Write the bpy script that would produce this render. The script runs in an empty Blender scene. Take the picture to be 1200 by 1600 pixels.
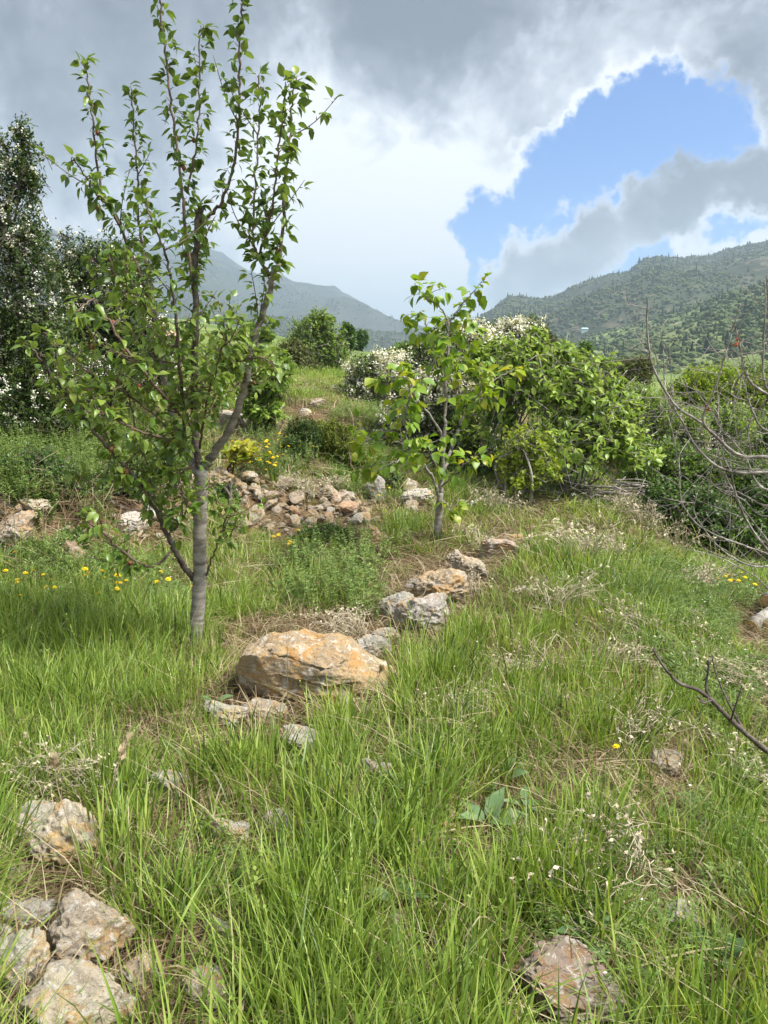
import bpy, bmesh, math, random
import numpy as np
from mathutils import Vector, Matrix, noise as mnoise

random.seed(7)
RNG = np.random.default_rng(11)
scene = bpy.context.scene
COL = scene.collection

# ------------------------------------------------------------------ camera
CAM_H = 1.62
PITCH = math.radians(11.7)
FPX = 1155.0
cam_d = bpy.data.cameras.new('camera')
cam_d.sensor_fit = 'VERTICAL'
cam_d.sensor_height = 36.0
cam_d.sensor_width = 27.0
cam_d.lens = 36.0 * FPX / 1600.0
cam_d.clip_start = 0.05
cam_d.clip_end = 20000
cam = bpy.data.objects.new('camera', cam_d)
cam.location = (0, 0, CAM_H)
cam.rotation_euler = (math.pi / 2 - PITCH, 0, 0)
COL.objects.link(cam)
scene.camera = cam

# ------------------------------------------------------------------ exposure
scene.view_settings.view_transform = 'Standard'
scene.view_settings.look = 'None'
scene.view_settings.gamma = 1.0
scene.view_settings.exposure = 2.9
scene.view_settings.use_curve_mapping = False
EXPO = 2.0 ** scene.view_settings.exposure

SUN_EL = math.radians(56)
SUN_AZ = math.radians(108)          # clockwise from +Y (view direction)
SKY_STRENGTH = 0.05


def ray(px, py):
    u = (px - 600.0) / FPX
    v = (800.0 - py) / FPX
    return np.array([u, math.cos(PITCH) + v * math.sin(PITCH), -math.sin(PITCH) + v * math.cos(PITCH)])


# ------------------------------------------------------------------ node helpers
class NT:
    def __init__(self, tree):
        self.t = tree
        self.t.nodes.clear()

    def n(self, typ, **kw):
        nd = self.t.nodes.new(typ)
        for k, v in kw.items():
            setattr(nd, k, v)
        return nd

    def put(self, sock, v):
        if isinstance(v, bpy.types.NodeSocket):
            self.t.links.new(v, sock)
        elif v is not None:
            sock.default_value = v

    def math(self, op, a, b=None, c=None, clamp=False):
        nd = self.n('ShaderNodeMath', operation=op)
        nd.use_clamp = clamp
        self.put(nd.inputs[0], a)
        if b is not None:
            self.put(nd.inputs[1], b)
        if c is not None:
            self.put(nd.inputs[2], c)
        return nd.outputs[0]

    def vmath(self, op, a, b=None, scale=None):
        nd = self.n('ShaderNodeVectorMath', operation=op)
        self.put(nd.inputs[0], a)
        if b is not None:
            self.put(nd.inputs[1], b)
        if scale is not None:
            self.put(nd.inputs['Scale'], scale)
        return nd.outputs['Value'] if op in ('DOT_PRODUCT', 'LENGTH') else nd.outputs[0]

    def mr(self, v, a, b, c=0.0, d=1.0, smooth=True):
        nd = self.n('ShaderNodeMapRange')
        nd.interpolation_type = 'SMOOTHSTEP' if smooth else 'LINEAR'
        self.put(nd.inputs[0], v)
        for i, x in enumerate((a, b, c, d)):
            self.put(nd.inputs[i + 1], x)
        return nd.outputs[0]

    def mix(self, f, a, b, blend='MIX'):
        nd = self.n('ShaderNodeMix', data_type='RGBA', blend_type=blend)
        self.put(nd.inputs[0], f)
        self.put(nd.inputs[6], a if isinstance(a, bpy.types.NodeSocket) else (*a, 1))
        self.put(nd.inputs[7], b if isinstance(b, bpy.types.NodeSocket) else (*b, 1))
        return nd.outputs[2]

    def noise(self, vec, scale, detail=4, rough=0.55, dist=0.0, lac=2.0):
        nd = self.n('ShaderNodeTexNoise')
        if vec is not None:
            self.put(nd.inputs['Vector'], vec)
        nd.inputs['Scale'].default_value = scale
        nd.inputs['Detail'].default_value = detail
        nd.inputs['Roughness'].default_value = rough
        nd.inputs['Distortion'].default_value = dist
        nd.inputs['Lacunarity'].default_value = lac
        return nd


# ------------------------------------------------------------------ world: blue sky behind broken cloud
def build_world():
    w = bpy.data.worlds.new('World')
    scene.world = w
    w.use_nodes = True
    g = NT(w.node_tree)
    out = g.n('ShaderNodeOutputWorld')
    bg = g.n('ShaderNodeBackground')
    bg.inputs[1].default_value = SKY_STRENGTH
    g.t.links.new(bg.outputs[0], out.inputs[0])
    sky = g.n('ShaderNodeTexSky', sky_type='NISHITA')
    sky.sun_disc = False
    sky.sun_elevation = SUN_EL
    sky.sun_rotation = SUN_AZ
    sky.altitude = 1200
    sky.air_density = 1.0
    sky.dust_density = 0.0
    sky.ozone_density = 5.0
    tc = g.n('ShaderNodeTexCoord').outputs['Generated']
    d = g.vmath('NORMALIZE', tc)
    sep = g.n('ShaderNodeSeparateXYZ')
    g.put(sep.inputs[0], d)
    zz = g.math('ADD', g.math('MAXIMUM', sep.outputs[2], 0.0), 0.35)
    comb = g.n('ShaderNodeCombineXYZ')
    g.put(comb.inputs[0], g.math('DIVIDE', sep.outputs[0], zz))
    g.put(comb.inputs[1], g.math('DIVIDE', sep.outputs[1], zz))
    plan = comb.outputs[0]
    big = g.noise(plan, 1.3, 7, 0.6, 0.3).outputs[0]
    fine = g.noise(d, 7.0, 9, 0.62, 0.2).outputs[0]
    soft = g.noise(d, 3.0, 5, 0.5, 0.4).outputs[0]
    warp = g.noise(d, 4.5, 10, 0.68).outputs[1]
    wv = g.vmath('SUBTRACT', warp, (0.5, 0.5, 0.5))
    dw = g.vmath('NORMALIZE', g.vmath('ADD', d, g.vmath('SCALE', wv, scale=0.26)))
    puff = g.noise(d, 11.0, 10, 0.66, 0.3).outputs[0]

    def blob(px, py, rpx, soft_px):
        c = ray(px, py)
        c = c / np.linalg.norm(c)
        dot = g.vmath('DOT_PRODUCT', dw, tuple(c))
        ro = math.cos(math.atan((rpx + soft_px) / FPX))
        ri = math.cos(math.atan(max(rpx - soft_px, 2) / FPX))
        return g.mr(dot, ro, ri)

    def union(bl):
        s = bl[0]
        for b in bl[1:]:
            s = g.math('MAXIMUM', s, b)
        return s
    hole = union([blob(1035, 232, 80, 40), blob(960, 255, 88, 40), blob(880, 300, 95, 40), blob(1000, 300, 70, 36),
                  blob(810, 345, 62, 44), blob(1090, 240, 62, 36), blob(1150, 345, 34, 26), blob(960, 432, 44, 40), blob(1030, 395, 34, 30), blob(770, 405, 34, 36)])
    dark = union([blob(1010, 350, 52, 30), blob(930, 375, 60, 30), blob(850, 390, 50, 44), blob(800, 405, 30, 36), blob(1100, 315, 46, 28),
                  blob(1160, 290, 40, 26)])
    topdark = union([blob(120, -10, 190, 120), blob(330, 40, 90, 80), blob(740, -60, 190, 140), blob(1180, 60, 130, 100), blob(1000, -40, 130, 90)])
    bright = union([blob(110, 250, 190, 130), blob(330, 210, 110, 110), blob(760, 235, 90, 70), blob(980, 100, 70, 60), blob(880, 170, 60, 50), blob(1190, 220, 40, 40),
                    blob(700, 330, 60, 60), blob(560, 380, 170, 160), blob(700, 440, 60, 60), blob(1160, 365, 36, 30)])
    cov = g.math('ADD', 0.92, g.math('MULTIPLY', g.math('SUBTRACT', big, 0.5), 0.5))
    cov = g.math('ADD', cov, g.math('MULTIPLY', g.math('SUBTRACT', fine, 0.5), 0.8))
    cov = g.math('ADD', cov, g.math('MULTIPLY', g.math('SUBTRACT', puff, 0.5), 0.8))
    holef = g.math('MULTIPLY', hole, g.math('SUBTRACT', 1.0, g.math('MULTIPLY', dark, 0.85)))
    cov = g.math('SUBTRACT', cov, g.math('MULTIPLY', holef, 1.15))
    alpha = g.mr(cov, 0.12, 0.60)
    th = g.math('ADD', 0.35, g.math('MULTIPLY', g.math('SUBTRACT', soft, 0.5), 1.5))
    th = g.math('ADD', th, g.math('MULTIPLY', g.math('SUBTRACT', fine, 0.5), 0.8))
    th = g.math('ADD', th, g.math('MULTIPLY', g.math('SUBTRACT', puff, 0.5), 1.0))
    th = g.math('ADD', th, g.math('MULTIPLY', topdark, 0.72))
    th = g.math('ADD', th, g.math('MULTIPLY', dark, 0.85))
    th = g.math('SUBTRACT', th, g.math('MULTIPLY', bright, 0.40))
    th = g.math('SUBTRACT', th, g.math('MULTIPLY', g.mr(cov, 1.0, 0.25), 0.42))
    glow = union([blob(1040, 215, 190, 130), blob(880, 290, 190, 130), blob(780, 370, 120, 90)])
    th = g.math('SUBTRACT', th, g.math('MULTIPLY', glow, 0.26), clamp=True)
    k = 1.0 / (EXPO * SKY_STRENGTH)
    ramp = g.n('ShaderNodeValToRGB')
    cr = ramp.color_ramp
    cr.elements[0].position = 0.0
    cr.elements[0].color = (1.15 * k, 1.17 * k, 1.18 * k, 1)
    cr.elements[1].position = 1.0
    cr.elements[1].color = (0.19 * k, 0.215 * k, 0.26 * k, 1)
    e = cr.elements.new(0.35)
    e.color = (0.66 * k, 0.71 * k, 0.80 * k, 1)
    e = cr.elements.new(0.65)
    e.color = (0.35 * k, 0.385 * k, 0.45 * k, 1)
    g.put(ramp.inputs[0], th)
    blue = g.mix(1.0, sky.outputs[0], (0.19, 0.355, 0.51), 'MULTIPLY')
    col = g.mix(alpha, blue, ramp.outputs[0])
    g.put(bg.inputs[0], col)


build_world()

sun_d = bpy.data.lights.new('sun', 'SUN')
sun_d.energy = 1.5
sun_d.angle = math.radians(24)
sun_d.color = (1.0, 0.955, 0.88)
sun = bpy.data.objects.new('sun', sun_d)
sdir = Vector((math.cos(SUN_EL) * math.sin(SUN_AZ), math.cos(SUN_EL) * math.cos(SUN_AZ), math.sin(SUN_EL)))
sun.rotation_euler = sdir.to_track_quat('Z', 'Y').to_euler()
sun.location = (10, 10, 30)
COL.objects.link(sun)

cy = scene.cycles
cy.max_bounces = 6
cy.diffuse_bounces = 3
cy.glossy_bounces = 2
cy.transmission_bounces = 3
cy.transparent_max_bounces = 4
cy.volume_bounces = 1
cy.use_adaptive_sampling = True
cy.adaptive_threshold = 0.01
cy.use_denoising = True
cy.sample_clamp_indirect = 8


# ------------------------------------------------------------------ numpy noise
def _hash(ix, iy, iz, seed):
    h = (ix * 374761393 + iy * 668265263 + iz * 2147483647 + seed * 144665) & 0xFFFFFFFF
    h = ((h ^ (h >> 13)) * 1274126177) & 0xFFFFFFFF
    return ((h ^ (h >> 16)) & 0xFFFFFF) / float(0xFFFFFF)


def vnoise(p, seed=0):
    p = np.asarray(p, dtype=float)
    if p.shape[1] == 2:
        p = np.c_[p, np.zeros(len(p))]
    i = np.floor(p).astype(np.int64)
    f = p - i
    f = f * f * (3 - 2 * f)
    r = 0
    for dx in (0, 1):
        for dy in (0, 1):
            for dz in (0, 1):
                wgt = (f[:, 0] if dx else 1 - f[:, 0]) * (f[:, 1] if dy else 1 - f[:, 1]) * (f[:, 2] if dz else 1 - f[:, 2])
                r = r + wgt * _hash(i[:, 0] + dx, i[:, 1] + dy, i[:, 2] + dz, seed)
    return r * 2 - 1


def fbm(p, octv=4, seed=0, gain=0.5, lac=2.03):
    p = np.asarray(p, dtype=float)
    a, s, t = 1.0, 0.0, 0.0
    for o in range(octv):
        s = s + a * vnoise(p * lac ** o + 17.3 * o, seed + o)
        t += a
        a *= gain
    return s / t


def sstep(a, b, x):
    t = np.clip((x - a) / (b - a), 0, 1)
    return t * t * (3 - 2 * t)


# ------------------------------------------------------------------ terrain
CTRL = [  # px, py, forward distance
    (-100, 1600, 1.45), (300, 1600, 1.48), (600, 1600, 1.5), (900, 1600, 1.5), (1300, 1600, 1.52),
    (0, 1300, 2.28), (400, 1300, 2.3), (800, 1300, 2.3), (1200, 1300, 2.45),
    (-60, 1050, 3.6), (150, 1050, 3.65), (300, 1003, 4.1), (490, 1110, 3.2), (650, 1100, 3.2), (850, 1100, 3.2), (1050, 1100, 3.45), (1230, 1100, 3.65),
    (480, 960, 4.7), (640, 975, 4.35), (740, 1000, 4.05), (950, 960, 4.6), (1130, 960, 5.1), (1250, 960, 5.2),
    (0, 950, 4.9), (150, 930, 5.2), (20, 872, 6.0), (20, 800, 6.25), (140, 880, 6.0), (140, 810, 6.35), (240, 850, 6.5), (240, 770, 7.1),
    (-80, 870, 6.0), (-80, 790, 6.3),
    (60, 730, 7.6), (50, 660, 9.2), (200, 700, 8.6), (-80, 700, 8.2),
    (420, 850, 6.8), (430, 765, 7.7), (540, 835, 7.0), (560, 778, 8.2), (430, 700, 9.0), (330, 740, 7.9), (640, 800, 7.9),
    (690, 843, 6.7), (790, 862, 6.3), (740, 905, 5.6), (860, 880, 5.9),
    (880, 788, 8.1), (780, 790, 8.0), (980, 800, 8.0), (1000, 870, 6.4), (1100, 880, 6.9), (1200, 905, 6.8),
    (1100, 845, 8.2), (1250, 860, 8.2),
    (470, 630, 11.5), (540, 655, 11.0), (600, 640, 13.0), (630, 735, 9.4), (570, 700, 10.0), (330, 640, 11.5), (400, 585, 17.0), (480, 565, 24.0),
    (200, 600, 14.0), (0, 590, 14.0),
    (700, 640, 14.0), (800, 690, 11.5), (900, 700, 12.5), (1000, 735, 12.0), (1150, 760, 12.0), (1300, 770, 12.0),
    (380, 523, 40.0), (200, 520, 40.0), (0, 500, 45.0), (560, 552, 45.0), (700, 580, 45.0), (900, 605, 40.0), (1200, 640, 40.0),
    (0, 485, 160.0), (300, 500, 160.0), (560, 552, 160.0), (750, 578, 160.0), (950, 585, 160.0), (1200, 590, 160.0),
    (0, 530, 700.0), (600, 574, 700.0), (1200, 578, 700.0),
    (0, 560, 6000.0), (600, 562, 6000.0), (1200, 562, 6000.0),
]
_cp = []
for px, py, Y in CTRL:
    rr = ray(px, py)
    x, z = rr[0] / rr[1] * Y, CAM_H + rr[2] / rr[1] * Y
    _cp.append((math.atan2(x, Y), math.log(math.hypot(x, Y)), z))
_cp = np.array(_cp)
SC = np.array([3.2, 1.0])


def _tk(a, b):
    d = np.sqrt(((a[:, None, :] - b[None, :, :]) ** 2).sum(-1)) + 1e-9
    return d                      # linear (biharmonic-like) kernel, well behaved between scattered points


_Q = _cp[:, :2] * SC
_n = len(_Q)
_A = np.zeros((_n + 3, _n + 3))
_A[:_n, :_n] = -_tk(_Q, _Q) - 0.02 * np.eye(_n)
_A[:_n, _n] = 1
_A[:_n, _n + 1:] = _Q
_A[_n:, :_n] = _A[:_n, _n:].T
# work in elevation-scaled height so that near and far get equal care
_sc = np.exp(_cp[:, 1]) ** 0.6
_b = np.zeros(_n + 3)
_b[:_n] = _cp[:, 2] / _sc
_W = np.linalg.solve(_A, _b)


def _tps(a, l):
    q = np.c_[a, l] * SC
    out = np.empty(len(q))
    for s in range(0, len(q), 20000):
        k = q[s:s + 20000]
        out[s:s + 20000] = -_tk(k, _Q) @ _W[:_n] + _W[_n] + k @ _W[_n + 1:]
    return out * np.exp(l) ** 0.6


AMAX = 0.66


def H(x, y):
    x = np.atleast_1d(np.asarray(x, float))
    y = np.atleast_1d(np.asarray(y, float))
    r = np.hypot(x, y)
    a = np.arctan2(x, y)
    l = np.log(np.clip(r, 1.4, 6500))
    z = _tps(np.clip(a, -AMAX, AMAX), l)
    back = np.abs(a) > 1.6
    if back.any():
        w = sstep(1.6, 3.14, np.abs(a[back]))
        ub = np.full(back.sum(), AMAX)
        zb = 0.5 * (_tps(ub, l[back]) + _tps(-ub, l[back]))
        z[back] = z[back] * (1 - w) + zb * w
    wn = sstep(1.4, 0.6, r)
    z = z * (1 - wn) + 0.0 * wn
    p = np.c_[x, y]
    z = z + 0.035 * fbm(p * 1.7, 4, 5) * np.clip(r / 3, 0.5, 1) + 0.02 * np.minimum(r / 8, 3) * fbm(p * 0.6, 3, 9)
    far = r > 60
    if far.any():
        z[far] += 0.02 * (r[far] - 60) * fbm(p[far] * 0.006, 5, 21) * sstep(60, 300, r[far]) * 0.6 * sstep(6000, 1500, r[far])
    return z


def h1(x, y):
    return float(H([x], [y])[0])


def P(px, py, Y):
    r = ray(px, py)
    return np.array([r[0] / r[1] * Y, Y, CAM_H + r[2] / r[1] * Y])


def G(px, py, y0=1.2, y1=60.0):
    """where the line of sight through a pixel meets the ground"""
    r = ray(px, py)
    ys = np.exp(np.linspace(math.log(y0), math.log(y1), 500))
    xs = r[0] / r[1] * ys
    zs = CAM_H + r[2] / r[1] * ys
    below = np.nonzero(zs < H(xs, ys))[0]
    k = below[0] if len(below) else 499
    return np.array([xs[k], ys[k], H([xs[k]], [ys[k]])[0]])


def proj(p):
    p = np.asarray(p, float)
    x, y, z = p[:, 0], p[:, 1], p[:, 2] - CAM_H
    c, s = math.cos(PITCH), math.sin(PITCH)
    dep = y * c - z * s
    up = y * s + z * c
    dep = np.where(dep < 0.05, 0.05, dep)
    return 600 + FPX * x / dep, 800 - FPX * up / dep, dep


def mpp(pt):
    """metres per photo pixel at a point"""
    return float(proj([pt])[2][0]) / FPX


# ------------------------------------------------------------------ mesh helpers
class Buf:
    def __init__(self):
        self.v, self.f, self.t, self.m, self.n = [], [], [], [], 0

    def add(self, v, f, tint=0.5, mat=0):
        v = np.asarray(v, float).reshape(-1, 3)
        f = np.asarray(f, int).reshape(-1, 3)
        self.v.append(v)
        self.f.append(f + self.n)
        t = np.full(len(v), tint) if np.isscalar(tint) else np.asarray(tint, float)
        self.t.append(t)
        self.m.append(np.full(len(f), mat))
        self.n += len(v)

    def mesh(self, name, mats, origin=(0, 0, 0), smooth=True):
        me = bpy.data.meshes.new(name)
        if not self.v:
            return me
        v = np.concatenate(self.v) - np.asarray(origin, float)
        f = np.concatenate(self.f)
        t = np.concatenate(self.t)
        mi = np.concatenate(self.m)
        me.vertices.add(len(v))
        me.vertices.foreach_set('co', v.astype(np.float32).ravel())
        me.loops.add(f.size)
        me.loops.foreach_set('vertex_index', f.astype(np.int32).ravel())
        me.polygons.add(len(f))
        me.polygons.foreach_set('loop_start', np.arange(0, f.size, 3, dtype=np.int32))
        me.polygons.foreach_set('material_index', mi.astype(np.int32))
        me.polygons.foreach_set('use_smooth', np.full(len(f), smooth))
        at = me.attributes.new('tint', 'FLOAT', 'POINT')
        at.data.foreach_set('value', t.astype(np.float32))
        for m in (mats if isinstance(mats, (list, tuple)) else [mats]):
            me.materials.append(m)
        me.update(calc_edges=True)
        return me


def link(name, me, parent=None, loc=(0, 0, 0), kind=None):
    o = bpy.data.objects.new(name, me)
    o.location = loc
    if parent is not None:
        o.parent = parent
    if kind:
        o['kind'] = kind
    COL.objects.link(o)
    return o


def tag(o, label, cat, group=None):
    o['label'] = label
    o['category'] = cat
    if group:
        o['group'] = group
    return o


def thing(name, label, cat, loc, group=None):
    o = bpy.data.objects.new(name, None)
    o.empty_display_size = 0.1
    o.location = loc
    COL.objects.link(o)
    return tag(o, label, cat, group)


def norm(a):
    return a / np.maximum(np.linalg.norm(a, axis=-1, keepdims=True), 1e-9)


def smooth_path(pts, per=6):
    pts = np.asarray(pts, float)
    if len(pts) < 3:
        t = np.linspace(0, 1, per + 1)[:, None]
        return pts[0] * (1 - t) + pts[-1] * t
    q = np.vstack([2 * pts[0] - pts[1], pts, 2 * pts[-1] - pts[-2]])
    out = []
    for i in range(1, len(q) - 2):
        t = np.linspace(0, 1, per, endpoint=False)[:, None]
        p0, p1, p2, p3 = q[i - 1], q[i], q[i + 1], q[i + 2]
        out.append(0.5 * ((2 * p1) + (-p0 + p2) * t + (2 * p0 - 5 * p1 + 4 * p2 - p3) * t ** 2 + (-p0 + 3 * p1 - 3 * p2 + p3) * t ** 3))
    out.append(pts[-1][None])
    return np.vstack(out)


def tube(buf, pts, rad, sides=5, tint=0.5, mat=0, rough=0.0):
    pts = np.asarray(pts, float)
    n = len(pts)
    rad = np.full(n, rad) if np.isscalar(rad) else np.asarray(rad, float)
    tg = norm(np.gradient(pts, axis=0))
    ref = np.array([0.31, 0.2, 0.93]) if abs(tg[:, 2]).mean() < 0.85 else np.array([1.0, 0.1, 0.05])
    b = norm(np.cross(tg, ref))
    c = np.cross(tg, b)
    ang = np.linspace(0, 2 * np.pi, sides, endpoint=False)
    rr = rad[:, None] * (1 + rough * RNG.normal(size=(n, sides)))
    v = pts[:, None, :] + rr[..., None] * (np.cos(ang)[None, :, None] * b[:, None, :] + np.sin(ang)[None, :, None] * c[:, None, :])
    v = v.reshape(-1, 3)
    f = []
    for i in range(n - 1):
        for j in range(sides):
            a0, a1 = i * sides + j, i * sides + (j + 1) % sides
            f += [(a0, a1, a1 + sides), (a0, a1 + sides, a0 + sides)]
    top = (n - 1) * sides
    for j in range(1, sides - 1):
        f += [(top, top + j, top + j + 1), (0, j + 1, j)]
    buf.add(v, f, tint, mat)


# leaf templates: x across, y along, z up
def leaf_tpl(width, fold=0.18, droop=0.25, wide_at=0.42, notch=0.0):
    st = [0.0, 0.18, wide_at, 0.72, 1.0]
    wd = [0.02, 0.72, 1.0, 0.62, 0.0]
    v, f = [], []
    for s, w in zip(st, wd):
        z = -droop * s * s
        hw = 0.5 * width * w
        yb = s
        v += [(-hw, yb - notch * (w > .5), z + fold * hw), (0, yb, z), (hw, yb - notch * (w > .5), z + fold * hw)]
    for i in range(4):
        a = 3 * i
        f += [(a, a + 1, a + 4), (a, a + 4, a + 3), (a + 1, a + 2, a + 5), (a + 1, a + 5, a + 4)]
    return np.array(v), np.array(f)


LEAF_SMALL = (np.array([(0, 0, 0), (-.3, .45, .06), (0, .5, -.03), (.3, .45, .06), (0, 1, -.16)]),
              np.array([(0, 2, 1), (0, 3, 2), (1, 2, 4), (2, 3, 4)]))
LEAF_QUAD = (np.array([(0, 0, 0), (-.32, .5, .06), (.32, .5, .06), (0, 1, -.12)]), np.array([(0, 2, 1), (1, 2, 3)]))
_a5 = np.linspace(0, 2 * np.pi, 6)[:-1]
BLOSSOM = (np.vstack([[(0, 0, -.12)], np.c_[np.cos(_a5) * .5, np.sin(_a5) * .5, .1 * np.array([1, -.4, 1, .3, -.2])]]),
           np.array([(0, i + 1, (i + 1) % 5 + 1) for i in range(5)]))


def place(buf, tpl, pos, axis, up, size, tint, mat=0):
    tv, tf = tpl
    pos, axis, up = np.asarray(pos), norm(np.asarray(axis)), np.asarray(up)
    nrm = norm(up - (up * axis).sum(1, keepdims=True) * axis)
    b = np.cross(axis, nrm)
    size = np.broadcast_to(np.asarray(size, float), (len(pos),))
    v = pos[:, None, :] + size[:, None, None] * (tv[None, :, 0:1] * b[:, None] + tv[None, :, 1:2] * axis[:, None] + tv[None, :, 2:3] * nrm[:, None])
    k = len(tv)
    f = tf[None] + (np.arange(len(pos)) * k)[:, None, None]
    buf.add(v.reshape(-1, 3), f.reshape(-1, 3), np.repeat(np.broadcast_to(np.asarray(tint, float), (len(pos),)), k), mat)


def rdir(n):
    return norm(RNG.normal(size=(n, 3)))


# ------------------------------------------------------------------ materials
def new_mat(name):
    m = bpy.data.materials.new(name)
    m.use_nodes = True
    return m, NT(m.node_tree)


def leaf_mat(name, dark, mid, light, transl=0.35, rough=0.5, spec=0.35, back=None, var=0.5):
    m, g = new_mat(name)
    out = g.n('ShaderNodeOutputMaterial')
    at = g.n('ShaderNodeAttribute', attribute_name='tint').outputs['Fac']
    oi = g.n('ShaderNodeObjectInfo')
    rnd = g.math('MULTIPLY', g.math('SUBTRACT', oi.outputs['Random'], 0.5), var)
    geo = g.n('ShaderNodeNewGeometry')
    nz = g.noise(geo.outputs['Position'], 9.0, 3, 0.6).outputs[0]
    f = g.math('ADD', g.math('ADD', at, rnd), g.math('MULTIPLY', g.math('SUBTRACT', nz, 0.5), 0.6), clamp=True)
    ramp = g.n('ShaderNodeValToRGB')
    cr = ramp.color_ramp
    cr.elements[0].color = (*dark, 1)
    cr.elements[1].color = (*light, 1)
    e = cr.elements.new(0.5)
    e.color = (*mid, 1)
    g.put(ramp.inputs[0], f)
    col = ramp.outputs[0]
    if back is not None:
        col = g.mix(g.math('MULTIPLY', geo.outputs['Backfacing'], 0.6), col, back)
    bs = g.n('ShaderNodeBsdfPrincipled')
    g.put(bs.inputs['Base Color'], col)
    bs.inputs['Roughness'].default_value = rough
    bs.inputs['Specular IOR Level'].default_value = spec
    tr = g.n('ShaderNodeBsdfTranslucent')
    warm = g.mix(1.0, col, (1.35, 1.25, 0.55), 'MULTIPLY')
    g.put(tr.inputs[0], warm)
    mx = g.n('ShaderNodeMixShader')
    mx.inputs[0].default_value = transl
    g.t.links.new(bs.outputs[0], mx.inputs[1])
    g.t.links.new(tr.outputs[0], mx.inputs[2])
    g.t.links.new(mx.outputs[0], out.inputs[0])
    return m


def surf_mat(name, colors, scale, rough=0.85, bump=0.3, bump_scale=40.0, stretch=(1, 1, 1), detail=6, use_obj_color=False, tint_w=0.0, spec=0.3):
    """rough natural surface: a ramp of colours over noise, with bump"""
    m, g = new_mat(name)
    out = g.n('ShaderNodeOutputMaterial')
    tc = g.n('ShaderNodeTexCoord').outputs['Object']
    mp = g.n('ShaderNodeMapping')
    mp.inputs['Scale'].default_value = stretch
    g.put(mp.inputs[0], tc)
    oi = g.n('ShaderNodeObjectInfo')
    off = g.vmath('ADD', mp.outputs[0], g.vmath('SCALE', (13.1, 7.7, 3.3), scale=oi.outputs['Random']))
    nz = g.noise(off, scale, detail, 0.62, 0.4).outputs[0]
    f = g.mr(nz, 0.28, 0.72, smooth=False)
    if tint_w:
        at = g.n('ShaderNodeAttribute', attribute_name='tint').outputs['Fac']
        f = g.math('ADD', f, g.math('MULTIPLY', g.math('SUBTRACT', at, 0.5), tint_w), clamp=True)
    ramp = g.n('ShaderNodeValToRGB')
    cr = ramp.color_ramp
    cr.elements[0].color = (*colors[0], 1)
    cr.elements[1].color = (*colors[-1], 1)
    for i, c in enumerate(colors[1:-1]):
        e = cr.elements.new((i + 1) / (len(colors) - 1))
        e.color = (*c, 1)
    g.put(ramp.inputs[0], f)
    col = ramp.outputs[0]
    if use_obj_color:
        col = g.mix(1.0, col, oi.outputs['Color'], 'MULTIPLY')
    bs = g.n('ShaderNodeBsdfPrincipled')
    g.put(bs.inputs['Base Color'], col)
    bs.inputs['Roughness'].default_value = rough
    bs.inputs['Specular IOR Level'].default_value = spec
    bn = g.noise(off, bump_scale, 6, 0.65).outputs[0]
    bp = g.n('ShaderNodeBump')
    bp.inputs['Strength'].default_value = bump
    bp.inputs['Distance'].default_value = 0.01
    g.put(bp.inputs['Height'], bn)
    g.t.links.new(bp.outputs[0], bs.inputs['Normal'])
    g.t.links.new(bs.outputs[0], out.inputs[0])
    return m


def rock_mat(name):
    m, g = new_mat(name)
    out = g.n('ShaderNodeOutputMaterial')
    tc = g.n('ShaderNodeTexCoord').outputs['Object']
    oi = g.n('ShaderNodeObjectInfo')
    off = g.vmath('ADD', tc, g.vmath('SCALE', (13.1, 7.7, 3.3), scale=oi.outputs['Random']))
    n1 = g.noise(off, 1.7, 10, 0.68, 0.8).outputs[0]
    n2 = g.noise(off, 14.0, 8, 0.7, 0.8).outputs[0]
    n3 = g.noise(off, 42.0, 6, 0.7).outputs[0]
    n4 = g.noise(g.vmath('ADD', off, (5.2, 1.3, 8.1)), 2.3, 10, 0.70, 1.4).outputs[0]
    base = oi.outputs['Color']
    rust = g.mix(1.0, base, (1.10, 0.83, 0.50), 'MULTIPLY')
    pale = g.mix(0.72, base, (0.66, 0.63, 0.58))
    dark = g.mix(1.0, base, (0.40, 0.37, 0.36), 'MULTIPLY')
    greyed = g.mix(0.62, base, (0.31, 0.27, 0.22))
    c = g.mix(g.mr(n1, 0.40, 0.56), greyed, base)
    n5 = g.noise(g.vmath('ADD', off, (1.7, 9.3, 4.4)), 1.3, 10, 0.66, 1.0).outputs[0]
    c = g.mix(g.math('MULTIPLY', g.mr(n5, 0.50, 0.60), 0.8), c, rust)
    c = g.mix(g.math('MULTIPLY', g.mr(n4, 0.54, 0.58), 0.92), c, pale)
    c = g.mix(g.math('MULTIPLY', g.mr(n2, 0.55, 0.62), 0.75), c, dark)
    c = g.mix(g.math('MULTIPLY', g.mr(n3, 0.42, 0.62), 0.45), c, g.mix(1.0, c, (0.6, 0.58, 0.56), 'MULTIPLY'))
    bs = g.n('ShaderNodeBsdfPrincipled')
    g.put(bs.inputs['Base Color'], c)
    bs.inputs['Roughness'].default_value = 0.9
    bs.inputs['Specular IOR Level'].default_value = 0.2
    hgt = g.math('ADD', g.math('MULTIPLY', n2, 1.0), g.math('MULTIPLY', n3, 0.5))
    hgt = g.math('ADD', hgt, g.math('MULTIPLY', g.noise(off, 130.0, 4, 0.7).outputs[0], 0.2))
    bp = g.n('ShaderNodeBump')
    bp.inputs['Strength'].default_value = 0.75
    bp.inputs['Distance'].default_value = 0.03
    g.put(bp.inputs['Height'], hgt)
    g.t.links.new(bp.outputs[0], bs.inputs['Normal'])
    g.t.links.new(bs.outputs[0], out.inputs[0])
    return m


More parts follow.
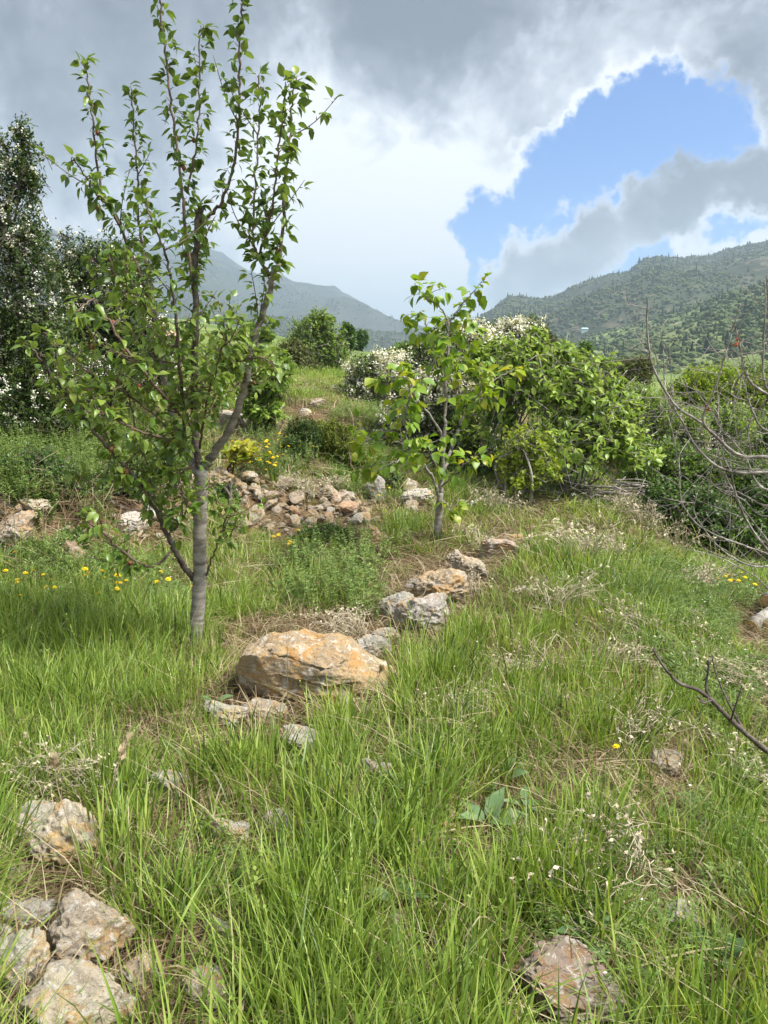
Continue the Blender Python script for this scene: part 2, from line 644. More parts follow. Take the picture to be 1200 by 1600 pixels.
M = {}
M['grass'] = leaf_mat('grass_blade', (0.055, 0.105, 0.018), (0.175, 0.280, 0.042), (0.38, 0.46, 0.12), 0.38, 0.42, 0.4, var=0.45)
M['straw'] = leaf_mat('dry_straw', (0.08, 0.052, 0.030), (0.20, 0.145, 0.082), (0.46, 0.39, 0.26), 0.2, 0.7, 0.2)
M['herb'] = leaf_mat('herb_leaf', (0.075, 0.135, 0.032), (0.155, 0.235, 0.062), (0.26, 0.33, 0.11), 0.3, 0.6, 0.25)
M['pear'] = leaf_mat('pear_leaf', (0.045, 0.095, 0.016), (0.115, 0.205, 0.028), (0.30, 0.38, 0.07), 0.40, 0.36, 0.5, back=(0.13, 0.2, 0.07), var=0.3)
M['young'] = leaf_mat('young_leaf', (0.11, 0.21, 0.025), (0.20, 0.33, 0.035), (0.42, 0.40, 0.07), 0.42, 0.4, 0.4, var=0.3)
M['walnut'] = leaf_mat('bush_leaf', (0.075, 0.15, 0.020), (0.20, 0.32, 0.042), (0.36, 0.45, 0.085), 0.42, 0.38, 0.45, back=(0.17, 0.26, 0.10))
M['yellowgreen'] = leaf_mat('yellow_green_leaf', (0.12, 0.20, 0.015), (0.21, 0.30, 0.025), (0.32, 0.38, 0.04), 0.4, 0.45, 0.35)
M['darkleaf'] = leaf_mat('hawthorn_leaf', (0.025, 0.052, 0.012), (0.052, 0.095, 0.020), (0.11, 0.165, 0.038), 0.28, 0.5, 0.35)
M['midleaf'] = leaf_mat('tree_leaf', (0.045, 0.095, 0.015), (0.095, 0.175, 0.025), (0.17, 0.25, 0.045), 0.32, 0.5, 0.3)
M['olive'] = leaf_mat('olive_leaf', (0.045, 0.065, 0.018), (0.085, 0.11, 0.030), (0.15, 0.165, 0.05), 0.28, 0.55, 0.3)
M['bramble'] = leaf_mat('bramble_leaf', (0.030, 0.080, 0.014), (0.080, 0.155, 0.025), (0.15, 0.235, 0.045), 0.3, 0.45, 0.4)
M['cushion'] = leaf_mat('cushion_leaf', (0.06, 0.085, 0.012), (0.13, 0.165, 0.022), (0.20, 0.22, 0.035), 0.25, 0.6, 0.2)
M['dock'] = leaf_mat('dock_leaf', (0.07, 0.13, 0.05), (0.12, 0.20, 0.085), (0.18, 0.26, 0.13), 0.25, 0.6, 0.25)
M['white'] = leaf_mat('white_petal', (0.60, 0.59, 0.50), (0.74, 0.73, 0.66), (0.84, 0.83, 0.79), 0.25, 0.6, 0.2)
M['yellow'] = leaf_mat('yellow_petal', (0.72, 0.48, 0.01), (0.80, 0.60, 0.012), (0.85, 0.68, 0.02), 0.25, 0.5, 0.2)
M['bark'] = surf_mat('grey_bark', [(0.085, 0.072, 0.062), (0.26, 0.235, 0.205), (0.43, 0.40, 0.355)], 9, 0.8, 0.8, 60, (1, 1, 3.5))
M['darkbark'] = surf_mat('dark_bark', [(0.035, 0.026, 0.022), (0.09, 0.072, 0.06), (0.17, 0.145, 0.125)], 20, 0.8, 0.6, 90)
M['redbark'] = surf_mat('reddish_bark', [(0.06, 0.038, 0.028), (0.125, 0.088, 0.064), (0.2, 0.155, 0.12)], 25, 0.7, 0.3, 90)
M['greytwig'] = surf_mat('grey_twig', [(0.05, 0.043, 0.038), (0.21, 0.19, 0.17), (0.46, 0.43, 0.39)], 12, 0.85, 0.5, 90)
M['deadtwig'] = surf_mat('dead_weed', [(0.24, 0.195, 0.125), (0.43, 0.37, 0.26), (0.58, 0.52, 0.40)], 15, 0.9, 0.2, 90)
M['rock'] = rock_mat('limestone')
M['fruit'] = surf_mat('young_fruit', [(0.10, 0.025, 0.018), (0.19, 0.06, 0.035), (0.2, 0.12, 0.05)], 30, 0.5, 0.2, 80)
M['cutwood'] = surf_mat('cut_wood', [(0.42, 0.20, 0.07), (0.62, 0.40, 0.19), (0.74, 0.56, 0.33)], 25, 0.8, 0.3, 120)
M['redleaf'] = leaf_mat('withered_leaf', (0.30, 0.05, 0.02), (0.42, 0.09, 0.03), (0.5, 0.16, 0.06), 0.3)


# ------------------------------------------------------------------ ground
def ground_mat():
    m, g = new_mat('ground_soil')
    out = g.n('ShaderNodeOutputMaterial')
    pos = g.n('ShaderNodeNewGeometry').outputs['Position']
    n1 = g.noise(pos, 2.2, 6, 0.6, 0.4).outputs[0]
    n2 = g.noise(pos, 14.0, 7, 0.7).outputs[0]
    n3 = g.noise(pos, 70.0, 5, 0.7).outputs[0]
    soil = g.mix(g.mr(n1, 0.35, 0.65), (0.115, 0.072, 0.040), (0.24, 0.155, 0.085))
    soil = g.mix(g.math('MULTIPLY', g.mr(n2, 0.5, 0.7), 0.7), soil, (0.33, 0.26, 0.17))
    soil = g.mix(g.math('MULTIPLY', g.mr(n3, 0.5, 0.68), 0.6), soil, (0.055, 0.04, 0.025))
    # beyond the built meadow the turf itself is the surface
    nf = g.noise(pos, 0.05, 8, 0.65, 0.5).outputs[0]
    nf2 = g.noise(pos, 0.5, 6, 0.65, 0.5).outputs[0]
    turf = g.mix(g.mr(nf, 0.4, 0.6), (0.075, 0.125, 0.030), (0.16, 0.20, 0.06))
    turf = g.mix(g.math('MULTIPLY', g.mr(nf2, 0.5, 0.7), 0.6), turf, (0.05, 0.075, 0.025))
    ln = g.vmath('LENGTH', pos)
    c = g.mix(g.mr(g.math('ADD', ln, g.math('MULTIPLY', nf2, 6.0)), 14.0, 26.0), soil, turf)
    bs = g.n('ShaderNodeBsdfPrincipled')
    g.put(bs.inputs['Base Color'], c)
    bs.inputs['Roughness'].default_value = 0.95
    bs.inputs['Specular IOR Level'].default_value = 0.15
    bp = g.n('ShaderNodeBump')
    bp.inputs['Strength'].default_value = 0.9
    bp.inputs['Distance'].default_value = 0.03
    g.put(bp.inputs['Height'], g.math('ADD', n2, g.math('MULTIPLY', n3, 0.5)))
    g.t.links.new(bp.outputs[0], bs.inputs['Normal'])
    g.t.links.new(bs.outputs[0], out.inputs[0])
    return m


def build_ground():
    front = np.linspace(-0.75, 0.75, 260)
    rest = np.linspace(0.75, 2 * math.pi - 0.75, 60)[1:-1]
    ang = np.concatenate([front, rest])
    r = [0.3]
    while r[-1] < 6000:
        k = 1.012 if 1.2 < r[-1] < 14 else (1.03 if r[-1] < 60 else 1.05)
        r.append(r[-1] * k if r[-1] > 0.8 else r[-1] + 0.1)
    r = np.array(r)
    A, R = np.meshgrid(ang, r)
    x, y = (R * np.sin(A)).ravel(), (R * np.cos(A)).ravel()
    z = H(x, y)
    na, nr = len(ang), len(r)
    i, j = np.meshgrid(np.arange(nr - 1), np.arange(na), indexing='ij')
    a = (i * na + j).ravel()
    b = (i * na + (j + 1) % na).ravel()
    f = np.concatenate([np.c_[a, b, b + na], np.c_[a, b + na, a + na]])[:, ::-1]
    v = np.c_[x, y, z]
    v = np.vstack([v, [[0, 0, h1(0, 0.2)]]])
    cidx = len(v) - 1
    fan = np.array([(cidx, k, (k + 1) % na) for k in range(na)])[:, ::-1]
    buf = Buf()
    buf.add(v, np.vstack([f, fan]))
    me = buf.mesh('ground', ground_mat())
    return link('ground', me, kind='structure')


build_ground()


# ------------------------------------------------------------------ mountains
def crest_fn(prof):
    A, E = [], []
    for px, py in prof:
        d = ray(px, py)
        A.append(math.atan2(d[0], d[1]))
        E.append(d[2] / math.hypot(d[0], d[1]))
    return lambda a: np.interp(a, A, E)


def mountain_mat(name, cols, patch=0.012):
    m, g = new_mat(name)
    out = g.n('ShaderNodeOutputMaterial')
    pos = g.n('ShaderNodeNewGeometry').outputs['Position']
    n1 = g.noise(pos, patch, 8, 0.65, 0.8).outputs[0]
    n2 = g.noise(pos, patch * 4, 8, 0.7, 0.6).outputs[0]
    n3 = g.noise(g.vmath('ADD', pos, (310.0, 77.0, 12.0)), patch * 0.45, 5, 0.6, 0.5).outputs[0]
    n4 = g.noise(pos, 0.25, 4, 0.7).outputs[0]
    c = g.mix(g.mr(n1, 0.4, 0.6), cols[0], cols[1])
    c = g.mix(g.math('MULTIPLY', g.mr(n2, 0.54, 0.62), 0.8), c, cols[2])
    c = g.mix(g.math('MULTIPLY', g.mr(n3, 0.5, 0.62), g.mr(n2, 0.40, 0.54)), c, cols[3])
    c = g.mix(g.math('MULTIPLY', g.mr(n4, 0.45, 0.6), 0.55), c, cols[4])
    bs = g.n('ShaderNodeBsdfPrincipled')
    g.put(bs.inputs['Base Color'], c)
    bs.inputs['Roughness'].default_value = 1.0
    bs.inputs['Specular IOR Level'].default_value = 0.05
    g.t.links.new(bs.outputs[0], out.inputs[0])
    return m


def build_mountain(name, prof, a0, a1, r0, r1, zb, mat, na, ns, amp, seed, power=1.0):
    cf = crest_fn(prof)
    a = np.linspace(a0, a1, na)
    s = np.linspace(0, 1.35, ns)
    A, S = np.meshgrid(a, s)
    A, S = A.ravel(), S.ravel()
    rc = r1 * (1 + 0.10 * vnoise(np.c_[A * 4, A * 0], seed + 3))
    R = r0 + (rc - r0) * S
    x, y = R * np.sin(A), R * np.cos(A)
    zc = CAM_H + cf(A) * rc
    up = np.where(S <= 1, np.abs(np.clip(S, 0, 1)) ** power, 1 - (S - 1) * 1.2)
    z = zb + (zc - zb) * up
    p = np.c_[x, y]
    rel = (R / R.max())
    n = fbm(p / 260.0, 6, seed) * amp + (1 - np.abs(fbm(p / 140.0, 5, seed + 40))) * amp * 0.5 - amp * 0.25
    env = np.clip(S * 3, 0, 1) * (1 - 0.88 * np.exp(-((S - 1) / 0.10) ** 2))
    z = z + n * env + fbm(p / 25.0, 4, seed + 9) * amp * 0.045
    i, j = np.meshgrid(np.arange(ns - 1), np.arange(na - 1), indexing='ij')
    k = (i * na + j).ravel()
    f = np.concatenate([np.c_[k, k + 1, k + na + 1], np.c_[k, k + na + 1, k + na]])[:, ::-1]
    b = Buf()
    v = np.c_[x, y, z]
    b.add(v, f)
    o = link(name, b.mesh(name, mat), kind='structure')
    return v.reshape(ns, na, 3)


PROF_R = [(560, 600), (640, 570), (700, 540), (738, 515), (760, 497), (778, 480), (798, 466), (830, 470), (868, 464), (905, 447), (948, 432),
          (985, 424), (1005, 408), (1032, 402), (1060, 405), (1090, 403), (1112, 402), (1150, 390), (1200, 379), (1300, 350), (1450, 330), (1700, 300), (2200, 330)]
PROF_S = [(700, 600), (790, 575), (860, 552), (930, 530), (1000, 512), (1060, 492), (1120, 470), (1200, 448), (1300, 430), (1450, 410), (1800, 400), (2200, 420)]
PROF_L = [(-900, 330), (-500, 340), (-200, 330), (0, 350), (150, 372), (250, 385), (320, 386), (348, 396), (375, 416), (405, 431), (440, 438), (478, 444),
          (505, 453), (522, 452), (545, 462), (575, 478), (600, 493), (622, 503), (650, 510), (690, 517), (760, 520), (860, 540), (1000, 575)]
PROF_N = [(-900, 400), (-300, 420), (0, 440), (200, 470), (350, 488), (450, 500), (540, 512), (600, 522), (640, 524), (700, 534), (760, 546), (850, 565), (950, 590)]
mm_cloud_shaded = mountain_mat('cloud_shaded_scrub', [(0.030, 0.038, 0.024), (0.060, 0.067, 0.042), (0.15, 0.125, 0.092), (0.075, 0.092, 0.042), (0.028, 0.035, 0.022)], 0.011)  # scrub colours darkened to carry the cloud shadow lying over this mountain
mm_green = mountain_mat('hill_scrub', [(0.085, 0.12, 0.042), (0.15, 0.185, 0.07), (0.27, 0.24, 0.16), (0.20, 0.26, 0.085), (0.055, 0.075, 0.03)], 0.02)
mm_far = mountain_mat('far_mountain', [(0.036, 0.044, 0.040), (0.058, 0.063, 0.055), (0.10, 0.095, 0.085), (0.05, 0.06, 0.044), (0.03, 0.037, 0.03)], 0.006)  # left ranges: cloud shadow is likewise put into the darker colours
GRID_R = build_mountain('mountain', PROF_R, -0.06, 1.15, 420, 1400, -18, mm_cloud_shaded, 420, 170, 30, 3, 0.95)
GRID_S = build_mountain('mountain', PROF_S, 0.06, 1.15, 160, 640, -14, mm_green, 420, 170, 13, 61, 0.9)
GRID_L = build_mountain('mountain', PROF_L, -1.0, 0.36, 900, 2500, -30, mm_far, 420, 150, 55, 17, 1.0)
GRID_N = build_mountain('mountain', PROF_N, -1.0, 0.28, 500, 1300, -25, mm_far, 360, 120, 18, 29, 0.9)


# ------------------------------------------------------------------ instanced stuff (grass, far woods)
def inst_stuff(name, protos, pts, rot, scl, idx):
    """one object: a cloud of points, each carrying one of a few small meshes"""
    c = bpy.data.collections.new(name + '_kinds')
    for i, (pn, me) in enumerate(protos):
        c.objects.link(bpy.data.objects.new('kind_%02d_%s' % (i, pn), me))
    me = bpy.data.meshes.new(name)
    me.vertices.add(len(pts))
    me.vertices.foreach_set('co', np.asarray(pts, np.float32).ravel())
    for an, ty, dat, key in (('rot', 'FLOAT_VECTOR', rot, 'vector'), ('scl', 'FLOAT_VECTOR', scl, 'vector')):
        at = me.attributes.new(an, ty, 'POINT')
        at.data.foreach_set(key, np.asarray(dat, np.float32).ravel())
    at = me.attributes.new('kind_index', 'INT', 'POINT')
    at.data.foreach_set('value', np.asarray(idx, np.int32))
    me.update()
    o = link(name, me, kind='stuff')
    ng = bpy.data.node_groups.new(name, 'GeometryNodeTree')
    ng.interface.new_socket('Geometry', in_out='INPUT', socket_type='NodeSocketGeometry')
    ng.interface.new_socket('Geometry', in_out='OUTPUT', socket_type='NodeSocketGeometry')
    gi = ng.nodes.new('NodeGroupInput')
    go = ng.nodes.new('NodeGroupOutput')
    ci = ng.nodes.new('GeometryNodeCollectionInfo')
    ci.inputs['Collection'].default_value = c
    ci.inputs['Separate Children'].default_value = True
    ci.inputs['Reset Children'].default_value = True
    ip = ng.nodes.new('GeometryNodeInstanceOnPoints')
    ip.inputs['Pick Instance'].default_value = True

    def na(an, dt):
        n = ng.nodes.new('GeometryNodeInputNamedAttribute')
        n.data_type = dt
        n.inputs['Name'].default_value = an
        return n.outputs['Attribute']
    L = ng.links.new
    L(gi.outputs[0], ip.inputs['Points'])
    L(ci.outputs[0], ip.inputs['Instance'])
    L(na('kind_index', 'INT'), ip.inputs['Instance Index'])
    er = ng.nodes.new('FunctionNodeEulerToRotation')
    L(na('rot', 'FLOAT_VECTOR'), er.inputs[0])
    L(er.outputs[0], ip.inputs['Rotation'])
    L(na('scl', 'FLOAT_VECTOR'), ip.inputs['Scale'])
    L(ip.outputs[0], go.inputs[0])
    md = o.modifiers.new('scatter', 'NODES')
    md.node_group = ng
    return o


def blob_tree_mesh(kind, seed):
    b = Buf()
    rg = np.random.default_rng(seed)
    bm = bmesh.new()
    bmesh.ops.create_icosphere(bm, subdivisions=1 if kind == 'conifer' else 2, radius=1.0)
    v = np.array([q.co[:] for q in bm.verts])
    f = np.array([[q.index for q in t.verts] for t in bm.faces])
    bm.free()
    v = v * (1 + 0.28 * vnoise(v * 2.1 + seed * 3.1, seed)[:, None] + 0.12 * rg.normal(size=(len(v), 1)))
    if kind == 'conifer':
        h = (v[:, 2:3] + 1) / 2
        v = np.c_[v[:, :2] * (1.15 - 0.95 * h) * 0.36, h[:, 0] * 2.2 - 0.05]
    else:
        v = np.c_[v[:, :2] * 0.62, v[:, 2] * 0.5 + 0.45]
    b.add(v, f, rg.uniform(0, 1))
    return b


def forest():
    protos = []
    for s in range(4):
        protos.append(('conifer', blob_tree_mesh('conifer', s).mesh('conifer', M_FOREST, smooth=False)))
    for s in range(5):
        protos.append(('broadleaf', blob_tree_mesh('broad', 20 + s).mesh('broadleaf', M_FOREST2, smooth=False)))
    pts, sc, ix = [], [], []

    def strew(grid, n, smin, smax, thr, seed, conifer_bias, smx=1.0):
        ns, na = grid.shape[:2]
        got = 0
        while got < n:
            m = 6000
            i = RNG.integers(0, int(ns / 1.35 * smx), m)
            j = RNG.integers(0, na - 1, m)
            t = RNG.uniform(0, 1, (m, 1))
            u = RNG.uniform(0, 1, (m, 1))
            p = grid[i, j] * (1 - t) * (1 - u) + grid[i, j + 1] * t * (1 - u) + grid[i + 1, j] * (1 - t) * u + grid[i + 1, j + 1] * t * u
            q = fbm(p[:, :2] / 90.0, 4, seed) + 0.25 * RNG.normal(size=m)
            a = np.arctan2(p[:, 0], p[:, 1])
            keep = (q > thr) & (np.abs(a) < 0.66)
            p = p[keep]
            k = len(p)
            got += k
            pts.append(p - np.array([0, 0, 0.3]))
            s = RNG.uniform(smin, smax, k) * (0.7 + 0.6 * RNG.random(k) ** 2)
            sc.append(np.c_[s * RNG.uniform(.8, 1.25, k), s * RNG.uniform(.8, 1.25, k), s])
            ix.append(np.where(RNG.random(k) < conifer_bias, RNG.integers(0, 4, k), RNG.integers(4, 9, k)))
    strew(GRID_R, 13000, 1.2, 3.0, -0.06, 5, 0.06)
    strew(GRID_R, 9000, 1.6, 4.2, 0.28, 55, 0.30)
    strew(GRID_S, 4500, 0.8, 2.2, 0.02, 8, 0.05)
    strew(GRID_S, 3500, 1.2, 3.4, 0.30, 48, 0.10)
    strew(GRID_N, 7000, 1.5, 3.2, 0.02, 15, 0.25)
    strew(GRID_L, 4000, 2, 4, 0.15, 25, 0.3, 0.7)
    pts2, sc2, ix2 = np.vstack(pts), np.vstack(sc), np.concatenate(ix)
    rot = np.c_[np.zeros(len(pts2)), np.zeros(len(pts2)), RNG.uniform(0, 6.28, len(pts2))]
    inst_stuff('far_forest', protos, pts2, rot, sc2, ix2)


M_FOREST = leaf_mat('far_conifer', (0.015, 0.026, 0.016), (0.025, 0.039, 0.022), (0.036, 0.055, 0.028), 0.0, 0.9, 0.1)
M_FOREST2 = leaf_mat('far_broadleaf', (0.022, 0.035, 0.016), (0.042, 0.060, 0.026), (0.085, 0.11, 0.044), 0.0, 0.9, 0.1)  # leaf colours lowered too, painting in the cloud shadow over the slopes
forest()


def hut(px, py, w, h, wallc, roofc, label):
    ns, na = GRID_R.shape[:2]
    gx, gy, gd = proj(GRID_R.reshape(-1, 3))
    sel = np.nonzero(np.arange(ns * na) < (ns / 1.35 * na))[0]
    k = sel[np.argmin((gx[sel] - px) ** 2 + (gy[sel] - py) ** 2)]
    c = GRID_R.reshape(-1, 3)[k]
    root = thing('hillside_house', label, 'house', tuple(c))
    for nm, mtc in (('wall', wallc), ('roof', roofc)):
        b = Buf()
        if nm == 'wall':
            bx = np.array([(x, y, z) for x in (-w / 2, w / 2) for y in (-w * .35, w * .35) for z in (-3, h)])
            b.add(bx, [(0, 1, 3), (0, 3, 2), (4, 6, 7), (4, 7, 5), (0, 4, 5), (0, 5, 1), (2, 3, 7), (2, 7, 6), (1, 5, 7), (1, 7, 3)])
        else:
            e = w * .56
            v = [(-e, -w * .42, h - .1), (e, -w * .42, h - .1), (e, w * .42, h - .1), (-e, w * .42, h - .1), (-e * .8, 0, h * 1.4), (e * .8, 0, h * 1.4)]
            b.add(v, [(0, 1, 5), (0, 5, 4), (2, 3, 4), (2, 4, 5), (1, 2, 5), (3, 0, 4), (0, 2, 1), (0, 3, 2)])
        mt = surf_mat('house_' + nm, [mtc, tuple(1.1 * q for q in mtc)], 2, 0.8, 0.0)
        link(nm, b.mesh(nm, mt, smooth=False), root)


hut(914, 518, 5.5, 2.4, (0.40, 0.50, 0.49), (0.28, 0.42, 0.42), 'pale turquoise house on the wooded mountain slope')
hut(1168, 464, 7, 2.8, (0.72, 0.68, 0.6), (0.5, 0.44, 0.38), 'small cream house high on the right mountain slope')


# ------------------------------------------------------------------ grass
def blade(buf, base, az, hgt, width, lean, curve, tint, seg=4, droop=0.0):
    s = np.linspace(0, 1, seg + 1)
    dirv = np.array([math.cos(az), math.sin(az), 0])
    side = np.array([-math.sin(az + 0.5), math.cos(az + 0.5), 0])
    out = lean * s + curve * s ** 2.2
    zz = s * (1 - 0.25 * min(abs(lean + curve), 1.5) * s) - droop * np.clip(s - .55, 0, 1) ** 2 * 2
    p = base + hgt * (out[:, None] * dirv + zz[:, None] * np.array([0, 0, 1]))
    w = width * np.array([0.75, 1.0, 0.9, 0.6, 0.06])[: seg + 1] if seg == 4 else width * (1 - s ** 1.5)
    tw = np.linspace(0, RNG.uniform(-1.2, 1.2), seg + 1)
    sd = side[None] * np.cos(tw)[:, None] + dirv[None] * np.sin(tw)[:, None]
    v = np.empty((2 * (seg + 1), 3))
    v[0::2] = p - sd * w[:, None] / 2
    v[1::2] = p + sd * w[:, None] / 2
    f = []
    for i in range(seg):
        a = 2 * i
        f += [(a, a + 1, a + 3), (a, a + 3, a + 2)]
    buf.add(v, f, tint)


def tuft(n, rad, h0, h1_, width, lean, curve, t0=0.2, t1=0.8, dead=0.0, droop=0.3):
    b = Buf()
    for _ in range(n):
        a = RNG.uniform(0, 6.283)
        r = rad * math.sqrt(RNG.random())
        base = np.array([r * math.cos(a), r * math.sin(a), -0.02])
        az = a + RNG.normal(0, 0.9)
        blade(b, base, az, RNG.uniform(h0, h1_), width * RNG.uniform(.6, 1.25), abs(RNG.normal(0, lean)), abs(RNG.normal(0, curve)),
              RNG.uniform(t0, t1), droop=droop * RNG.random())
    return b


def grass_protos():
    pr = []
    for i in range(6):      # tall upright
        pr.append(('tall_tuft', tuft(25, .10, .15, .38, .0080, .13, .18, .05, 1.0).mesh('tall_tuft', M['grass'])))
    for i in range(4):      # short dense
        pr.append(('short_tuft', tuft(34, .11, .08, .24, .006, .3, .35, .15, .95).mesh('short_tuft', M['grass'])))
    for i in range(3):      # fine lax
        pr.append(('fine_tuft', tuft(44, .10, .14, .34, .0042, .3, .55, .3, .95).mesh('fine_tuft', M['grass'])))
    b = tuft(12, .09, .16, .34, .007, .16, .22, .2, .9)
    for _ in range(6):      # flowering stems
        a = RNG.uniform(0, 6.28)
        p0 = np.array([.06 * math.cos(a), .06 * math.sin(a), 0])
        h = RNG.uniform(.36, .52)
        p1 = p0 + [.12 * math.cos(a), .12 * math.sin(a), h]
        q = smooth_path([p0, p0 * .6 + p1 * .4 + [0, 0, h * .12], p1], 4)
        tube(b, q, .0012, 3, .8)
        m = 12
        place(b, LEAF_QUAD, q[-1] + (q[-1] - q[-3]) * np.linspace(-.5, .5, m)[:, None], norm(q[-1] - q[-3]) + RNG.normal(0, .3, (m, 3)), rdir(m), RNG.uniform(.009, .014, m), RNG.uniform(.4, .8, m))
    pr.append(('seed_tuft', b.mesh('seed_tuft', M['grass'])))
    return pr


def thatch_protos():
    pr = []
    for i in range(4):      # flattened litter
        b = Buf()
        for _ in range(46):
            a = RNG.uniform(0, 6.283)
            r = .16 * math.sqrt(RNG.random())
            base = np.array([r * math.cos(a), r * math.sin(a), RNG.uniform(0, .035)])
            az = RNG.uniform(0, 6.283)
            L = RNG.uniform(.07, .24)
            s = np.linspace(0, 1, 4)
            dv = np.array([math.cos(az), math.sin(az), RNG.normal(.06, .14)])
            p = base + L * s[:, None] * dv + np.array([0, 0, 1]) * (0.03 * np.sin(s * 3.1) * RNG.random())[:, None]
            p[:, 0] += .03 * s ** 2 * RNG.normal()
            sd = np.array([-math.sin(az), math.cos(az), RNG.normal(0, .4)])
            w = RNG.uniform(.0015, .005) * np.array([1, 1, .9, .3])
            v = np.empty((8, 3))
            v[0::2] = p - sd * w[:, None] / 2
            v[1::2] = p + sd * w[:, None] / 2
            b.add(v, [(0, 1, 3), (0, 3, 2), (2, 3, 5), (2, 5, 4), (4, 5, 7), (4, 7, 6)], RNG.uniform(0, .8))
        pr.append(('litter', b.mesh('litter', M['straw'])))
    for i in range(3):      # standing straw
        pr.append(('straw_tuft', tuft(9, .09, .12, .36, .0034, .45, .5, .3, 1.0, droop=.8).mesh('straw_tuft', M['straw'])))
    return pr


# where grass is thinner or shorter: (px, py, rx, ry, keep, height)
BARE = [(250, 1180, 90, 55, .25, .7), (480, 1200, 60, 45, .45, .9), (590, 1220, 40, 50, .4, .9), (70, 1300, 100, 60, .3, .9), (110, 1480, 120, 90, .28, .9), (80, 1580, 120, 60, .3, .9), (365, 1310, 45, 45, .4, .9),
        (60, 835, 110, 60, .12, .6), (430, 800, 110, 55, .08, .7), (240, 810, 90, 60, .25, .7), (560, 790, 60, 30, .3, .7),
        (700, 905, 120, 32, .3, .9), (650, 955, 60, 50, .25, .8), (790, 860, 40, 20, .4, .9), (490, 1100, 150, 40, .4, .8),
        (900, 1220, 90, 50, .55, .8), (770, 1290, 80, 50, .5, .8), (880, 1540, 100, 60, .3, .8), (640, 1420, 60, 90, .65, .9), (1050, 1440, 80, 70, .55, .8),
        (760, 1130, 90, 60, .55, .9), (1150, 880, 90, 25, .4, .7), (520, 690, 70, 40, .3, .7), (1080, 830, 60, 25, .5, .7)]


ROCKREG = []


def masks(px, py):
    keep = np.ones(len(px))
    hf = np.ones(len(px))
    for cx, cy_, rx, ry, k, hh in BARE:
        w = np.exp(-(((px - cx) / rx) ** 2 + ((py - cy_) / ry) ** 2) ** 1.5)
        keep *= 1 - w * (1 - k)
        hf *= 1 - w * (1 - hh)
    for cx, cy_, w, h in ROCKREG:
        lo = np.interp(cy_, [750, 1100, 1600], [14, 60, 150])
        inx = sstep(w * .62, w * .40, np.abs(px - cx)) * (py > cy_ - h) * (py < cy_ + lo)
        keep *= 1 - inx * .86
        hf *= 1 - inx * .5
    return keep, hf


def strew_ground(n, rmin, rmax, amax, expo=1.35, rknee=3.0):
    """random ground points: even density up to rknee, then thinning with distance"""
    rs = np.exp(np.linspace(math.log(rmin), math.log(rmax), 800))
    dens = np.minimum(1.0, (rknee / rs) ** expo) * rs * rs
    cdf = np.cumsum(dens)
    cdf /= cdf[-1]
    r = np.interp(RNG.random(n), cdf, rs)
    a = RNG.uniform(-amax, amax, n)
    x, y = r * np.sin(a), r * np.cos(a)
    return np.c_[x, y, H(x, y)], r


def slope_tilt(p):
    e = 0.08
    gx = (H(p[:, 0] + e, p[:, 1]) - H(p[:, 0] - e, p[:, 1])) / (2 * e)
    gy = (H(p[:, 0], p[:, 1] + e) - H(p[:, 0], p[:, 1] - e)) / (2 * e)
    return gx, gy


def build_grass():
    p, r = strew_ground(26000, 1.0, 30.0, 0.68)
    px, py, _ = proj(p)
    keep, hf = masks(px, py)
    pn = fbm(p[:, :2] * 1.3, 4, 77)
    keep = keep * (0.36 + 0.68 * sstep(-0.30, 0.30, pn))
    k = RNG.random(len(p)) < keep
    p, r, hf, px, py, pn = p[k], r[k], hf[k], px[k], py[k], pn[k]
    n = len(p)
    s = RNG.uniform(.7, 1.15, n) * hf * (0.9 + 0.35 * pn)
    s = np.where(py < 1000, s * 0.85, s)
    s = np.where(py < 760, s * 0.8, s)
    wid = np.clip(r / 4.0, 1.0, 2.2)
    kind = RNG.random(n)
    tallp = np.where((py > 1000) & (px > 250), .72, .45)
    idx = np.where(kind < tallp, RNG.integers(0, 6, n), np.where(kind < tallp + .18, RNG.integers(10, 13, n), RNG.integers(6, 10, n)))
    idx = np.where(RNG.random(n) < .02, 13, idx)
    gx, gy = slope_tilt(p)
    rot = np.c_[np.clip(gy, -1, 1) * .25 + RNG.normal(0, .1, n), np.clip(-gx, -1, 1) * .25 + RNG.normal(0, .1, n), RNG.uniform(0, 6.28, n)]
    inst_stuff('grass', grass_protos(), p, rot, np.c_[s * wid, s * wid, s * np.where(py > 1050, .86, .95)], idx)

    p, r = strew_ground(15000, 1.0, 16.0, 0.66)
    px, py, _ = proj(p)
    keep, hf = masks(px, py)
    inrub = np.zeros(len(p))
    for cx, cy_, rx, ry in ((430, 800, 115, 60), (545, 805, 70, 36), (45, 835, 90, 55), (235, 815, 85, 55), (1150, 875, 80, 18)):
        inrub = np.maximum(inrub, ((px - cx) / rx) ** 2 + ((py - cy_) / ry) ** 2 < 1)
    k = RNG.random(len(p)) < np.clip(1.15 - 0.5 * keep, .3, 1) * (1 - .8 * inrub) * np.where(py < 760, .35, np.where(py < 1050, .5, .75))
    p, r, keep = p[k], r[k], keep[k]
    n = len(p)
    idx = np.where(RNG.random(n) < .87, RNG.integers(0, 4, n), RNG.integers(4, 7, n))
    s = RNG.uniform(.7, 1.2, n)
    wid = np.clip(r / 4.0, 1.0, 2.0)
    gx, gy = slope_tilt(p)
    rot = np.c_[np.arctan(gy), -np.arctan(gx), np.zeros(n)]
    rot = rot + np.c_[RNG.normal(0, .06, (n, 2)), np.zeros(n)]
    inst_stuff('dry_grass', thatch_protos(), p, rot, np.c_[s * wid, s * wid, s], idx)




